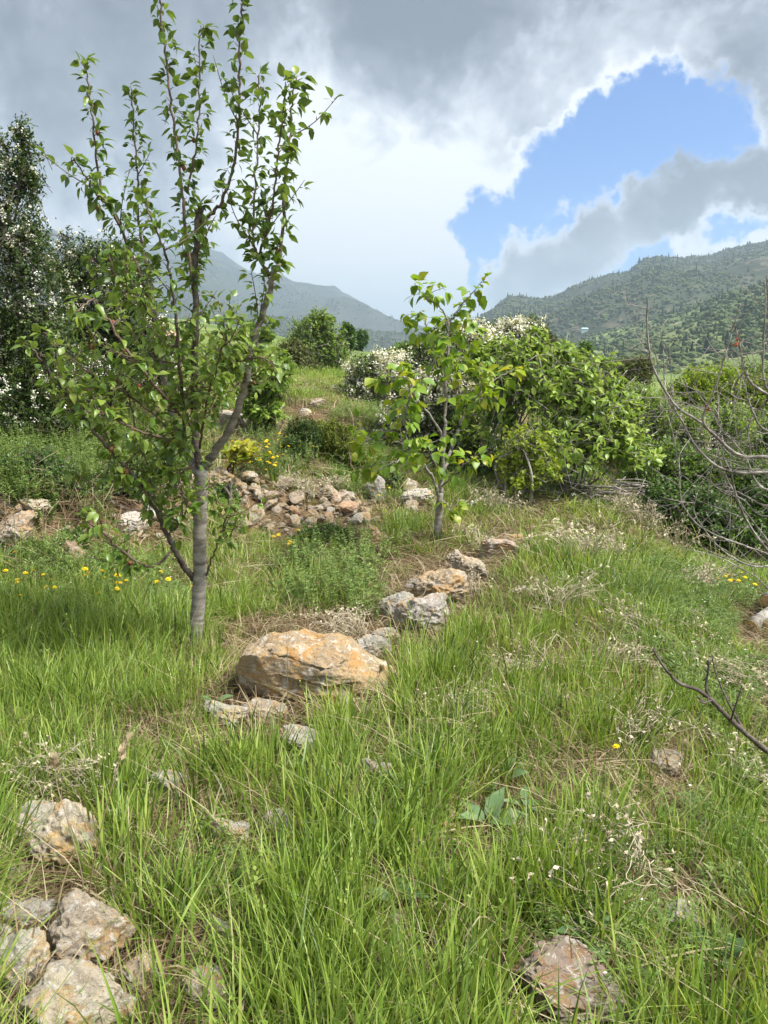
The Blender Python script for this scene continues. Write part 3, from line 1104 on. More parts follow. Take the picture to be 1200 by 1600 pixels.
def herb_protos():
    pr = []
    for i in range(4):      # leafy upright forbs
        b = Buf()
        for st in range(9):
            a = RNG.uniform(0, 6.28)
            r = .09 * math.sqrt(RNG.random())
            hgt = RNG.uniform(.16, .36)
            base = np.array([r * math.cos(a), r * math.sin(a), -.01])
            tip = base + np.array([.12 * math.cos(a) * RNG.random(), .12 * math.sin(a) * RNG.random(), hgt])
            tube(b, smooth_path([base, (base + tip) / 2 + RNG.normal(0, .01, 3), tip], 3), .0015, 3, .5)
            m = 26
            t = np.sort(RNG.uniform(.12, 1, m))[:, None]
            pos = base * (1 - t) + tip * t
            az = np.arange(m) * 2.4 + a
            ax = np.c_[np.cos(az), np.sin(az), RNG.uniform(.1, .7, m)]
            place(b, LEAF_SMALL, pos, ax, np.tile([0, 0, 1.0], (m, 1)) + RNG.normal(0, .2, (m, 3)), RNG.uniform(.018, .042, m) * (1.15 - .5 * t[:, 0]), RNG.uniform(.2, .9, m))
        pr.append(('forb', b.mesh('forb', M['herb'])))
    for i in range(3):      # feathery low herb with tiny pale flowers
        b = Buf()
        for st in range(16):
            a = RNG.uniform(0, 6.28)
            r = .12 * math.sqrt(RNG.random())
            hgt = RNG.uniform(.08, .22)
            base = np.array([r * math.cos(a), r * math.sin(a), -.01])
            tip = base + np.array([RNG.normal(0, .05), RNG.normal(0, .05), hgt])
            m = 22
            t = np.sort(RNG.uniform(.15, 1, m))[:, None]
            pos = base * (1 - t) + tip * t
            az = np.arange(m) * 1.9 + a
            ax = np.c_[np.cos(az), np.sin(az), RNG.uniform(.2, .9, m)]
            place(b, (LEAF_QUAD[0] * [.32, 1, 1], LEAF_QUAD[1]), pos, ax, np.tile([0, 0, 1.0], (m, 1)) + RNG.normal(0, .3, (m, 3)), RNG.uniform(.02, .05, m), RNG.uniform(.1, .8, m))
            if RNG.random() < .10:
                place(b, BLOSSOM, tip[None], [[1, 0, 0]], [[.1, .1, 1]], [RNG.uniform(.008, .013)], [.9], 1)
        pr.append(('feathery_herb', b.mesh('feathery_herb', [M['herb'], M['white']])))
    return pr


HERB_ZONES = [  # px, py, rx, ry, n, kind, scale
    (545, 910, 60, 44, 26, 0, 1.1), (470, 920, 50, 35, 14, 0, .9), (500, 850, 60, 20, 12, 0, .7), (90, 740, 120, 55, 240, 0, .95), (220, 720, 80, 45, 110, 0, .9),
    (120, 900, 130, 35, 90, 1, 1.0), (180, 960, 150, 50, 60, 1, .9), (1090, 960, 110, 70, 220, 1, .85), (1130, 1060, 90, 70, 80, 1, .8), (980, 900, 80, 50, 50, 1, .8),
    (560, 730, 60, 40, 120, 1, 1.0), (430, 720, 60, 40, 90, 0, .8), (600, 660, 60, 25, 80, 1, 1.1), (960, 1420, 130, 80, 26, 1, .6), (900, 1480, 120, 60, 8, 0, .42), (660, 1230, 90, 60, 18, 0, .5),
    (300, 1420, 120, 100, 14, 0, .5), (1050, 1540, 120, 70, 18, 1, .6), (30, 720, 60, 40, 60, 0, 1.0), (290, 700, 40, 50, 40, 0, .9), (1150, 1300, 60, 80, 20, 1, .8)]


def build_herbs():
    pts, idx, sc = [], [], []
    for px, py, rx, ry, n, kind, s in HERB_ZONES:
        for _ in range(n):
            hx, hy = px + RNG.normal(0, rx * .55), py + RNG.normal(0, ry * .55)
            if abs(hx - 1190) < 60 and -30 < hy - 985 < 60:      # the cut logs lie here
                continue
            q = G(hx, hy)
            pts.append(q)
            idx.append(RNG.integers(0, 4) if kind == 0 else RNG.integers(4, 7))
            sc.append([s * RNG.uniform(.65, 1.2)] * 3)
    n = len(pts)
    rot = np.c_[RNG.normal(0, .12, (n, 2)), RNG.uniform(0, 6.28, n)]
    inst_stuff('meadow_herbs', herb_protos(), np.array(pts), rot, np.array(sc), np.array(idx))


build_herbs()


# ------------------------------------------------------------------ rocks
def rock_mesh(seed, sub, cuts=9, rough=.10, squash=None):
    bm = bmesh.new()
    bmesh.ops.create_icosphere(bm, subdivisions=sub, radius=1.0)
    v = np.array([q.co[:] for q in bm.verts])
    f = np.array([[q.index for q in t.verts] for t in bm.faces])
    bm.free()
    rg = np.random.default_rng(seed)
    v = v * (1 + .26 * fbm(v * 1.1 + seed * 1.7, 3, seed)[:, None])
    for _ in range(cuts):
        n = norm(rg.normal(size=3))
        d = rg.uniform(.48, .85)
        ex = np.maximum(v @ n - d, 0)
        v = v - ex[:, None] * n * rg.uniform(.85, 1.0)
    nn = norm(v)
    v = v + nn * (rough * fbm(v * 2.6 + seed, 4, seed + 5, .6) + rough * .5 * (1 - 2 * np.abs(fbm(v * 4.1 + seed, 3, seed + 9))) - rough * .3)[:, None]
    lo, hi = v.min(0), v.max(0)
    v = (v - (lo + hi) / 2) / ((hi - lo) / 2)
    b = Buf()
    b.add(v, f)
    return b


ROCK_LO = [rock_mesh(100 + i, 4, 10, .16).mesh('stone', M['rock'], smooth=False) for i in range(10)]
ROCK_HI = [rock_mesh(200 + i, 6, 13, .22).mesh('stone', M['rock']) for i in range(8)]
OCHRE, PALE, GREY, TAN, PINK, BROWN = (.50, .37, .21), (.60, .56, .48), (.51, .485, .44), (.52, .44, .32), (.47, .39, .31), (.25, .19, .145)


def rock(name, px, py, wpx, hpx, colr, label, cat='rock', group=None, sub=None, depth=.8, rotz=None, mesh=None, sink=.25, tilt=.25):
    """a stone whose visible foot is at the given pixel"""
    q = G(px, py)
    m = mpp(q)
    w, h = wpx * m, hpx * m
    if wpx > 34:
        ROCKREG.append((px, py, wpx, hpx))
    me = mesh or (ROCK_HI if wpx > 42 else ROCK_LO)[random.randrange(8)]
    o = link(name, me)
    o.scale = (w / 2, w / 2 * depth, h / 2 * (1 + sink))
    o.rotation_euler = (random.uniform(-tilt, tilt), random.uniform(-tilt, tilt), random.uniform(-.5, .5) if rotz is None else rotz)
    o.location = (q[0], q[1] + w * .2 * depth, q[2] + h / 2 * (1 - sink))
    j0 = random.uniform(-.12, .12)
    j = [1 + j0 + random.uniform(-.025, .025) for _ in range(3)]
    o.color = (*[min(.75, c * jj) for c, jj in zip(colr, j)], 1)
    return tag(o, label, cat, group)


# the boulder: long block with a flat top, a bulging right shoulder and an undercut foot
def boulder():
    bm = bmesh.new()
    bmesh.ops.create_icosphere(bm, subdivisions=7, radius=1.0)
    v = np.array([q.co[:] for q in bm.verts])
    f = np.array([[q.index for q in t.verts] for t in bm.faces])
    bm.free()
    pw = 5.0                                                 # superellipsoid: a block with rounded edges
    v = v / (np.abs(v) ** pw).sum(1, keepdims=True) ** (1 / pw)
    x, y, z = v[:, 0].copy(), v[:, 1].copy(), v[:, 2].copy()
    top = np.interp(x, [-1, -.88, -.6, -.35, -.05, .2, .36, .55, .8, 1], [.55, .70, .88, .98, .95, 1.0, .86, .58, .44, .30])
    bot = np.interp(x, [-1, -.7, -.3, .1, .5, 1], [.55, .75, .95, 1.1, .9, .62])
    z = np.where(z > 0, z * top, z * bot)
    front = np.clip(-y, 0, 1)
    under = np.clip(-z - .1, 0, 1)
    y = y + .22 * under * front                              # the foot draws back
    back = np.clip(z, 0, 1) * front
    y = y + .06 * back
    lipz = top * .66 + .16 * fbm(v * 2.4, 4, 31)
    lip = np.exp(-((z - lipz) / .13) ** 2) * front * np.exp(-((x + .25) / .6) ** 4)
    y = y - .11 * lip                                        # brow under the top edge
    y = y + .30 * front * np.exp(-(((x + .22) / .34) ** 2 + ((z - .02) / .42) ** 2))   # hollow
    y = y - .34 * front * np.exp(-(((x - .10) / .16) ** 2 + ((z + .12) / .22) ** 2))   # knob
    y = y - .22 * front * np.exp(-(((x - .74) / .22) ** 2 + ((z + .05) / .4) ** 2))    # right shoulder
    y = y + .20 * front * np.exp(-(((x - .42) / .07) ** 2 + ((z - .1) / .6) ** 2))     # cleft
    st = z * 2.6 + .25 * x + .9 * fbm(v * 1.3, 4, 41)
    y = y + .15 * front * (st - np.floor(st) - .5)           # broken bedding ledges
    zt = np.clip(z, 0, 1)
    y = y - .10 * front * sstep(.5, .62, zt / np.maximum(top, .1)) * np.exp(-((x + .2) / .6) ** 4)
    v = np.c_[x * 1.95, y * .82, z]
    nn = norm(v * [.4, 1, 1])
    f1 = fbm(v * 1.5 + 4, 5, 3)
    f2 = 1 - 2 * np.abs(fbm(v * [1.6, 2.2, 3.2] + 9, 5, 8, .6))
    f3 = fbm(v * 9, 4, 12, .65)
    v = v + nn * (.16 * f1 + .10 * f2 + .045 * f3)[:, None]
    rg = np.random.default_rng(5)
    for k in range(16):                                      # broken faces: shave the bulk with many planes
        n = norm(np.array([rg.normal(0, .55), -abs(rg.normal(1.0, .3)), rg.normal(-.12, .28)]))
        d = np.quantile(v @ n, rg.uniform(.93, .992))
        ex = np.maximum(v @ n - d, 0)
        v = v - ex[:, None] * n * .92
    nn = norm(v * [.4, 1, 1])
    v = v + nn * (.035 * (1 - 2 * np.abs(fbm(v * 3.5, 5, 77, .6))) + .02 * fbm(v * 14, 4, 13, .7))[:, None]
    b = Buf()
    b.add(v, f)
    return b


g0 = G(490, 1118)
mb = mpp(g0)
o = link('boulder', boulder().mesh('boulder', M['rock']))
o.scale = (64 * mb, 64 * mb, 66 * mb)
o.rotation_euler = (.05, .07, -.08)
o.location = (g0[0], g0[1] + .20, g0[2] + 27 * mb)
o.color = (.50, .36, .20, 1)
ROCKREG.append((490, 1085, 250, 110))
ROCKREG.append((1195, 985, 110, 50))      # room for the cut logs
tag(o, 'large ochre boulder with a hollowed face lying in the grass beside the pear tree', 'boulder')

ROW = 'stones of the old terrace edge'
rock('stone', 655, 992, 96, 72, GREY, 'streaked grey white stone at the middle of the terrace edge row', group=ROW, rotz=.4)
rock('stone', 618, 975, 66, 50, GREY, 'grey stone pressed against the left of the streaked stone', group=ROW)
rock('stone', 582, 1036, 72, 40, PALE, 'pale yellowish stone just behind the right end of the big boulder', group=ROW)
rock('stone', 603, 1010, 50, 26, GREY, 'small flat grey stone between boulder and streaked stone', group=ROW)
rock('stone', 688, 948, 92, 58, (.56, .43, .27), 'ochre and white block above the streaked grey stone', group=ROW, rotz=-.2)
rock('stone', 735, 915, 60, 46, TAN, 'tan stone half hidden by dry grass beyond the ochre block', group=ROW)
rock('stone', 712, 893, 46, 30, PINK, 'small pinkish stone behind the ochre block', group=ROW)
rock('stone', 782, 876, 66, 34, (.52, .44, .36), 'pale pinkish flat stone at the far end of the edge row', group=ROW)
rock('stone', 798, 853, 44, 20, OCHRE, 'small orange stone topping the far end of the edge row', group=ROW)
rock('stone', 575, 858, 64, 36, (.55, .36, .18), 'orange slab sticking out of the grass below the rubble strip', group=ROW)
FOOT = 'stones around the foot of the boulder'
rock('stone', 352, 1142, 76, 44, PALE, 'whitish stone at the left foot of the boulder', group=FOOT, sink=.05)
rock('stone', 412, 1140, 76, 40, TAN, 'flat tan stone in front of the boulder', group=FOOT, sink=.05)
rock('stone', 470, 1195, 72, 58, GREY, 'grey stone half hidden by grass below the boulder', group=FOOT, sink=.05)
rock('stone', 576, 1135, 40, 30, PALE, 'small pale stone at the right foot of the boulder', group=FOOT, sink=.05)
rock('stone', 590, 1248, 52, 66, GREY, 'upright grey white stone in tall grass right below the boulder', group=FOOT, sink=.05)
rock('stone', 612, 1192, 40, 34, OCHRE, 'small ochre stone behind the upright grey white stone', group=FOOT, sink=.05)
NEAR = 'half buried stones in the near grass'
rock('stone', 262, 1258, 66, 48, PALE, 'whitish angular stone in the bare patch at the left', group=NEAR, sink=.02)
rock('stone', 290, 1238, 36, 22, PALE, 'small white stone touching the angular whitish stone', group=NEAR, sink=.02)
rock('stone', 362, 1340, 66, 64, PALE, 'white lumpy stone among tall blades below the bare patch', group=NEAR, sink=.02)
rock('stone', 436, 1312, 56, 44, GREY, 'grey stone right of the white lumpy stone', group=NEAR, sink=.02)
rock('stone', 342, 1492, 48, 62, GREY, 'narrow grey stone deep in grass right of the tan slab', group=NEAR, sink=.02)
rock('stone', 320, 1592, 90, 70, TAN, 'tan stone at the bottom edge right of the stone heap', group=NEAR, sink=.02)
HEAP = 'stones of the heap in the near left corner'
rock('stone', 60, 1325, 110, 60, PALE, 'pale stone at the back of the near left heap', group=HEAP)
rock('stone', 106, 1356, 130, 84, (.58, .49, .36), 'cream and ochre stone crossed by a long dry stalk', group=HEAP)
rock('stone', 36, 1462, 100, 60, GREY, 'grey flat stone against the left edge of the heap', group=HEAP)
rock('stone', 136, 1520, 150, 104, (.50, .42, .32), 'broad tan stone in the middle of the near left heap', group=HEAP)
rock('stone', 22, 1556, 110, 90, PALE, 'white stone in the bottom left of the heap', group=HEAP)
rock('stone', 112, 1640, 170, 100, (.54, .46, .35), 'large pale brown stone cut by the bottom edge', group=HEAP)
rock('stone', -8, 1500, 70, 46, GREY, 'small grey stone at the very left edge of the heap', group=HEAP)
rock('stone', 205, 1560, 70, 60, TAN, 'small tan stone right of the pale brown stone', group=HEAP)
rock('stone', 898, 1600, 200, 84, (.34, .27, .21), 'dark brown flat rock at the bottom right of the grass', group=NEAR, sink=.1)
rock('stone', 712, 1318, 56, 44, OCHRE, 'small yellow ochre stone beside broad weed leaves', group=NEAR, sink=.02)
rock('stone', 806, 1312, 60, 34, (.42, .24, .12), 'reddish earthy stone right of the broad weed leaves', group=NEAR, sink=.02)
rock('stone', 1062, 1478, 66, 56, PALE, 'pale stone under dry grass on the near right', group=NEAR, sink=.02)
rock('stone', 1168, 1530, 58, 48, OCHRE, 'orange stone near the right edge of the foreground', group=NEAR, sink=.02)
rock('stone', 985, 1335, 50, 44, PINK, 'pinkish stone under dead stems on the right', group=NEAR, sink=.02)
rock('stone', 1040, 1225, 60, 50, TAN, 'tan stone below the yellow flower on the right', group=NEAR, sink=.02)
rock('stone', 880, 1268, 40, 30, (.5, .33, .18), 'small ochre stone in the worn turf on the right', group=NEAR, sink=.02)
rock('stone', 620, 1480, 50, 50, GREY, 'small grey stone sunk in the middle of the near grass', group=NEAR, sink=.02)
BANK = 'stones in the earth bank at the left'
rock('stone', 28, 866, 74, 50, (.54, .44, .31), 'broad ochre block in the earth bank at the left edge', group=BANK)
rock('stone', 45, 812, 60, 26, TAN, 'flat tan stone on top of the left bank', group=BANK)
rock('stone', 10, 822, 50, 28, OCHRE, 'orange stone at the left edge on top of the bank', group=BANK)
rock('stone', 110, 895, 46, 46, (.34, .22, .14), 'reddish brown stone at the foot of the left bank', group=BANK)
rock('stone', 14, 938, 22, 22, OCHRE, 'small orange stone among yellow flowers at the left edge', group=BANK)
rock('stone', 205, 838, 56, 36, PALE, 'whitish stone behind the low pear branch', group=BANK)
rock('stone', 235, 820, 40, 28, GREY, 'grey stone behind the low pear branch', group=BANK)
SLOPE = 'single stones on the slope behind the pear tree'
rock('stone', 345, 772, 62, 38, (.55, .42, .24), 'ochre stone right of the pear trunk above the rubble', group=SLOPE)
rock('stone', 392, 726, 34, 24, OCHRE, 'orange stone among the yellow flowers on the slope', group=SLOPE)
rock('stone', 290, 640, 60, 34, GREY, 'grey stone seen through the middle of the pear crown', group=SLOPE)
rock('stone', 362, 668, 50, 26, PALE, 'pale stone just right of the pear limb', group=SLOPE)
rock('stone', 255, 545, 54, 28, (.6, .4, .24), 'orange stone on the field behind the pear tree', group=SLOPE)
rock('stone', 585, 786, 42, 44, GREY, 'grey pointed stone standing at the end of the rubble strip', group=SLOPE, depth=.6)
rock('stone', 494, 640, 26, 18, TAN, 'tan stone on the skyline of the slope', group=SLOPE)
rock('stone', 477, 650, 22, 12, PALE, 'small pale stone left of the cushion shrub top', group=SLOPE)
rock('stone', 612, 700, 56, 30, (.16, .15, .14), 'dark rock under the young tree foliage', group=SLOPE)
rock('stone', 655, 795, 60, 30, PALE, 'pale broken stone behind the young tree trunk', group=SLOPE)
rock('stone', 640, 775, 40, 26, PINK, 'pinkish stone behind the young tree trunk', group=SLOPE)


COLNAME = {OCHRE: 'orange', TAN: 'tan', PINK: 'pinkish', PALE: 'whitish', GREY: 'grey', BROWN: 'brown', (.52, .33, .19): 'rusty', (.46, .36, .28): 'dun'}


def scree(n, cx, cy_, rx, ry, smin, smax, cols, label, group, cat='stone'):
    for _ in range(n):
        a, r = random.uniform(0, 6.283), math.sqrt(random.random())
        px, py = cx + rx * r * math.cos(a), cy_ + ry * r * math.sin(a) + (px_slope(cx, a, r, rx))
        s = random.uniform(smin, smax) * (0.6 + .8 * random.random() ** 2)
        k = random.choice(cols)
        where = ('left', 'middle', 'right')[int(np.clip((px - cx) / rx * 1.6 + 1.5, 0, 2))]
        rock('rubble_stone', px, py, s, s * random.uniform(.5, .85), k, label % (COLNAME[k], where), cat, group, sink=-.15, tilt=.7, rotz=random.uniform(0, 6.28), mesh=random.choice(ROCK_LO))


def px_slope(cx, a, r, rx):
    return 0.12 * rx * r * math.cos(a)


MIXC = [OCHRE, TAN, TAN, PINK, PALE, GREY, (.52, .33, .19), (.46, .36, .28)]
scree(150, 425, 800, 108, 50, 9, 27, MIXC, '%s broken stone in the %s third of the rubble behind the pear tree', 'rubble stones below the slope')
scree(34, 545, 802, 55, 26, 10, 30, MIXC, '%s broken stone in the %s part of the rubble end near the pointed stone', 'rubble stones at the end of the strip')
scree(26, 45, 830, 70, 45, 8, 22, [OCHRE, TAN, PALE, BROWN], 'small %s stone in the %s part of the crumbling left bank', 'stones crumbling from the left bank')
scree(26, 235, 810, 70, 42, 9, 24, [PALE, GREY, GREY, TAN], '%s stone in the %s of the patch behind the low pear branch', 'grey stones behind the low pear branch')
scree(14, 660, 790, 45, 16, 9, 22, [PALE, GREY, PINK], '%s stone in the %s of the shade behind the young tree', 'stones behind the young tree')
scree(10, 1150, 872, 70, 14, 9, 22, [GREY, PINK, BROWN, PALE], '%s stone under the %s part of the dark bramble', 'stones under the bramble')
scree(24, 665, 945, 100, 34, 14, 34, [PALE, GREY, TAN], 'small loose %s stone at the %s of the terrace edge row', 'loose stones along the edge row')
scree(18, 70, 1420, 130, 150, 14, 40, [PALE, TAN, GREY], 'small loose %s stone in the %s of the near left heap', 'loose stones in the near heap')
scree(14, 300, 1200, 110, 60, 8, 26, [PALE, PINK, BROWN], 'small loose %s stone in the %s of the patch below the pear', 'loose stones in the bare patch')


build_grass()


# ------------------------------------------------------------------ trees
def limb_world(spec, Y):
    return np.array([P(s[0], s[1], Y + (s[2] if len(s) > 2 else 0)) for s in spec])


class TreeMaker:
    def __init__(self, name, label, cat, base, group=None):
        self.base = np.asarray(base, float)
        self.root = thing(name, label, cat, tuple(self.base), group)
        self.pos, self.ax, self.up, self.sz, self.ti = [], [], [], [], []
        self.twig = Buf()

    def part(self, name, buf, mat, kind=None, smooth=True, label=None):
        o = link(name, buf.mesh(name, mat, self.base, smooth), self.root, kind=kind)
        if label:
            o['label'] = label
        return o

    def leaf(self, pos, ax, up, sz, ti):
        self.pos.append(pos); self.ax.append(ax); self.up.append(up); self.sz.append(sz); self.ti.append(ti)

    def finish(self, tpl, mat, twigmat, nparts=300, leafname='leaf'):
        pos, ax, up = np.array(self.pos), norm(np.array(self.ax)), np.array(self.up)
        sz, ti = np.array(self.sz), np.array(self.ti)
        nrm = norm(up - (up * ax).sum(1, keepdims=True) * ax)
        view = norm(pos - np.array([0, 0, CAM_H]))
        show = np.abs((nrm * view).sum(1)) * sz / np.linalg.norm(pos - np.array([0, 0, CAM_H]), axis=1)
        order = np.argsort(-show)
        rest = order[nparts:]
        b = Buf()
        for q in range(4):                                     # flat, curled, drooping and twisted leaves
            rq = rest[q::4]
            tv = tpl[0].copy()
            tv[:, 2] += (.0, -.25, .12, .0)[q] * tv[:, 1] ** 2 + (.0, .12, .25, -.1)[q] * np.abs(tv[:, 0])
            tv[:, 0] = tv[:, 0] * (1, .85, 1.1, .7)[q] + (.0, .06, -.05, .1)[q] * np.sin(tv[:, 1] * 3)
            place(b, (tv, tpl[1]), pos[rq], ax[rq], up[rq], sz[rq], ti[rq])
        self.part('foliage', b, mat, 'stuff')
        if self.twig.v:
            self.part('twigs', self.twig, twigmat, 'stuff')
        # the leaves that show largest, one object each
        vars_ = []
        for i in range(6):
            q = Buf()
            tv = tpl[0].copy()
            tv[:, 2] += .05 * np.sin(tv[:, 1] * 5 + i) * (i - 2.5) / 2.5
            q.add(tv, tpl[1], (i + .5) / 6)
            vars_.append(q.mesh('leaf', mat))
        for k in order[:nparts]:
            bx = np.cross(ax[k], nrm[k])
            m = Matrix(((bx[0], ax[k][0], nrm[k][0]), (bx[1], ax[k][1], nrm[k][1]), (bx[2], ax[k][2], nrm[k][2]))).to_4x4()
            o = bpy.data.objects.new(leafname, vars_[int(np.clip(ti[k], 0, .999) * 6)])
            o.matrix_local = Matrix.Translation(Vector(pos[k] - self.base)) @ m @ Matrix.Scale(float(sz[k]), 4)
            o.parent = self.root
            o.matrix_basis = Matrix.Translation(Vector(pos[k] - self.base)) @ m @ Matrix.Scale(float(sz[k]), 4)
            COL.objects.link(o)


def spur_leaves(T, p, tdir, n, size, reach, tint, droop=0.0):
    """a rosette of leaves on a short spur"""
    side = norm(np.cross(tdir, RNG.normal(size=3)))
    sp = p + side * reach * RNG.uniform(.4, 1) + tdir * reach * .5
    tube(T.twig, [p, sp], [.003, .0015], 3)
    for k in range(n):
        d = norm(side * RNG.uniform(.4, 1.2) + RNG.normal(0, .55, 3) + tdir * .35 + np.array([0, 0, -droop]))
        b = sp + d * size * RNG.uniform(.1, .35)
        T.leaf(b, d, np.array([0, 0, 1.0]) + RNG.normal(0, .35, 3) + side * .2, size * RNG.uniform(.5, 1.2), float(np.clip(tint + RNG.normal(0, .2), 0, 1)))


def lvl_tint(p, lo, hi, z0, z1):
    return lo + (hi - lo) * float(np.clip((p[2] - z0) / (z1 - z0), 0, 1))


def pear_tree():
    Y = float(G(306, 1012)[1])
    base = G(306, 1012)
    T = TreeMaker('pear_tree', 'young pear tree with a grey trunk and upright shoots rising against the sky', 'tree', base)
    s = Y * 1.02 / FPX
    b = Buf()
    pts = smooth_path(limb_world([(304, 1022), (307, 985), (312, 900), (312, 820), (315, 735)], Y), 10)
    rr = np.interp(np.linspace(0, 1, len(pts)), [0, .08, .3, 1], [15, 12.5, 11, 10]) * s
    tube(b, pts, rr, 14, rough=.03)
    T.part('trunk', b, M['bark'])
    limbs = [  # (points(px,py,dy), r0px, r1px, leafy from, mat)
        ([(316, 738), (332, 712), (358, 672, -.05), (378, 620, -.1), (392, 555, -.15), (408, 500, -.15), (424, 440, -.2), (437, 412, -.2)], 9, 4.5, .55, 'bark'),
        ([(437, 412, -.2), (443, 330, -.22), (449, 250, -.25), (455, 180, -.25), (463, 120, -.25)], 4, 1.6, 0, 'redbark'),
        ([(420, 430, -.2), (404, 400, -.1), (395, 370, -.1), (399, 280, -.05), (405, 190, 0), (404, 118, 0)], 3.6, 1.5, 0, 'redbark'),
        ([(404, 400, -.1), (420, 350, -.3), (431, 270, -.35), (440, 190, -.4), (446, 130, -.4)], 3, 1.3, 0, 'redbark'),
        ([(314, 738), (306, 690, .05), (303, 610, .1), (306, 520, .1), (305, 430, .12), (310, 345, .12), (313, 322, .12)], 9.5, 6.5, .2, 'darkbark'),
        ([(311, 345, .12), (330, 336, .1), (348, 310, .1), (366, 255, .08), (374, 170, .05), (374, 90, .05), (378, 10, .05), (380, -30, .05)], 5, 1.6, .1, 'redbark'),
        ([(306, 480, .1), (296, 400, .3), (286, 320, .35), (281, 260, .4), (268, 170, .45), (258, 80, .45), (250, 10, .45), (246, -40, .45)], 5, 1.7, .1, 'redbark'),
        ([(292, 300, .35), (306, 230, .3), (312, 150, .3), (312, 70, .3), (318, 40, .3)], 2.8, 1.2, 0, 'redbark'),
        ([(310, 742), (290, 700, .1), (270, 650, .2), (257, 590, .25), (247, 520, .3), (236, 470, .3)], 8.5, 5, .2, 'bark'),
        ([(240, 490, .3), (215, 420, .2), (185, 350, .15), (160, 300, .1), (148, 220, .1), (141, 150, .1), (132, 95, .1)], 4.4, 1.5, .1, 'redbark'),
        ([(240, 480, .3), (228, 410, .5), (215, 330, .55), (215, 270, .6), (208, 200, .6), (206, 140, .6)], 4.2, 1.5, .1, 'redbark'),
        ([(172, 325, .12), (150, 300, -.1), (130, 270, -.2), (112, 246, -.25)], 2.4, 1.2, 0, 'redbark'),
        ([(290, 690, .1), (282, 590, -.2), (272, 480, -.3), (262, 410, -.35), (240, 350, -.4), (224, 310, -.4)], 4.5, 1.6, .15, 'darkbark'),
        ([(302, 625, .1), (345, 560, .35), (352, 520, .4), (342, 470, .5)], 3.4, 1.4, .2, 'redbark'),
        ([(312, 700), (325, 620, -.3), (345, 550, -.5), (362, 500, -.6)], 3.2, 1.3, .2, 'redbark'),
        ([(302, 905), (280, 872, -.1), (262, 838, -.15), (245, 800, -.2), (205, 740, -.35), (160, 690, -.45), (110, 625, -.5), (70, 570, -.55), (40, 535, -.6)], 8, 1.5, .3, 'darkbark'),
        ([(264, 842, -.15), (250, 800, .1), (232, 745, .2), (215, 690, .25), (202, 620, .3), (195, 550, .3)], 4, 1.5, .2, 'redbark'),
        ([(272, 860, -.12), (235, 885, -.3), (190, 860, -.45), (155, 828, -.5), (128, 808, -.5)], 3.6, 1.5, .3, 'redbark'),
        ([(310, 706), (270, 690, -.3), (215, 672, -.45), (165, 648, -.5), (110, 640, -.5)], 4, 1.4, .2, 'redbark'),
        ([(300, 668, .1), (240, 600, -.4), (185, 530, -.55), (150, 470, -.6), (118, 488, -.7)], 4, 1.4, .2, 'redbark'),
        ([(306, 660, .1), (350, 620, .6), (400, 580, .75), (440, 555, .8)], 3.6, 1.4, .35, 'redbark'),
        ([(322, 900), (338, 850, -.1), (352, 815, -.12), (358, 790, -.12)], 2.4, 1.2, .5, 'redbark'),
        ([(305, 790), (285, 760, -.2), (262, 720, -.25), (255, 680, -.25)], 2.6, 1.2, .1, 'redbark'),
        ([(262, 838, -.15), (290, 800, -.3), (285, 760, -.35), (275, 740, -.35)], 2.4, 1.2, .1, 'redbark'),
        ([(160, 690, -.45), (150, 640, -.3), (140, 600, -.3)], 2, 1, .1, 'redbark'),
        ([(280, 690, .1), (230, 640, .1), (170, 600, 0), (110, 560, -.1), (70, 520, -.15)], 3, 1.1, .2, 'redbark'),
        ([(300, 730), (250, 740, -.25), (195, 735, -.35), (150, 760, -.4), (120, 740, -.4)], 3, 1.1, .2, 'redbark'),
        ([(262, 610, .25), (215, 570, .1), (160, 540, .05), (130, 500, .05)], 2.8, 1.1, .2, 'redbark'),
        ([(308, 600, .1), (360, 570, -.2), (410, 560, -.3), (440, 590, -.3)], 2.8, 1.1, .3, 'redbark'),
        ([(250, 520, .3), (220, 470, -.1), (180, 430, -.2), (170, 390, -.2)], 2.8, 1.1, .2, 'redbark'),
        ([(255, 590, .25), (205, 520, .45), (170, 440, .55), (140, 400, .6)], 3, 1.2, .1, 'redbark'),
    ]
    for spec, r0, r1, lf, mt in limbs:
        pts = smooth_path(limb_world(spec, Y), 8)
        n = len(pts)
        pts[1:-1] += RNG.normal(0, .004, (n - 2, 3))
        rad = (r0 + (r1 - r0) * np.linspace(0, 1, n) ** .8) * s * (.82 if mt == 'bark' else .66)
        b = Buf()
        tube(b, pts, rad, 7, rough=.05)
        if spec[0][1] == 738 and len(spec) == 7:                   # sawn-off leader
            pass
        T.part('branch', b, M[mt])
        seg = np.linalg.norm(np.diff(pts, axis=0), axis=1)
        cum = np.concatenate([[0], np.cumsum(seg)])
        L = cum[-1]
        d = lf * L + .01
        while d < L:
            p = np.array([np.interp(d, cum, pts[:, i]) for i in range(3)])
            q = np.array([np.interp(min(d + .02, L), cum, pts[:, i]) for i in range(3)])
            td = norm(q - p + 1e-6)
            upper = p[2] > CAM_H + .35
            ti = .40 if upper else .68
            spur_leaves(T, p, td, RNG.integers(3, 5), .061 if upper else .056, .03 if upper else .05, ti, .3)
            d += RNG.uniform(.019, .034) if upper else RNG.uniform(.024, .045)
        # leafy side shoots in the body of the crown
        ns = int(L / (.105 if pts[-1][2] < CAM_H + .6 else .12))
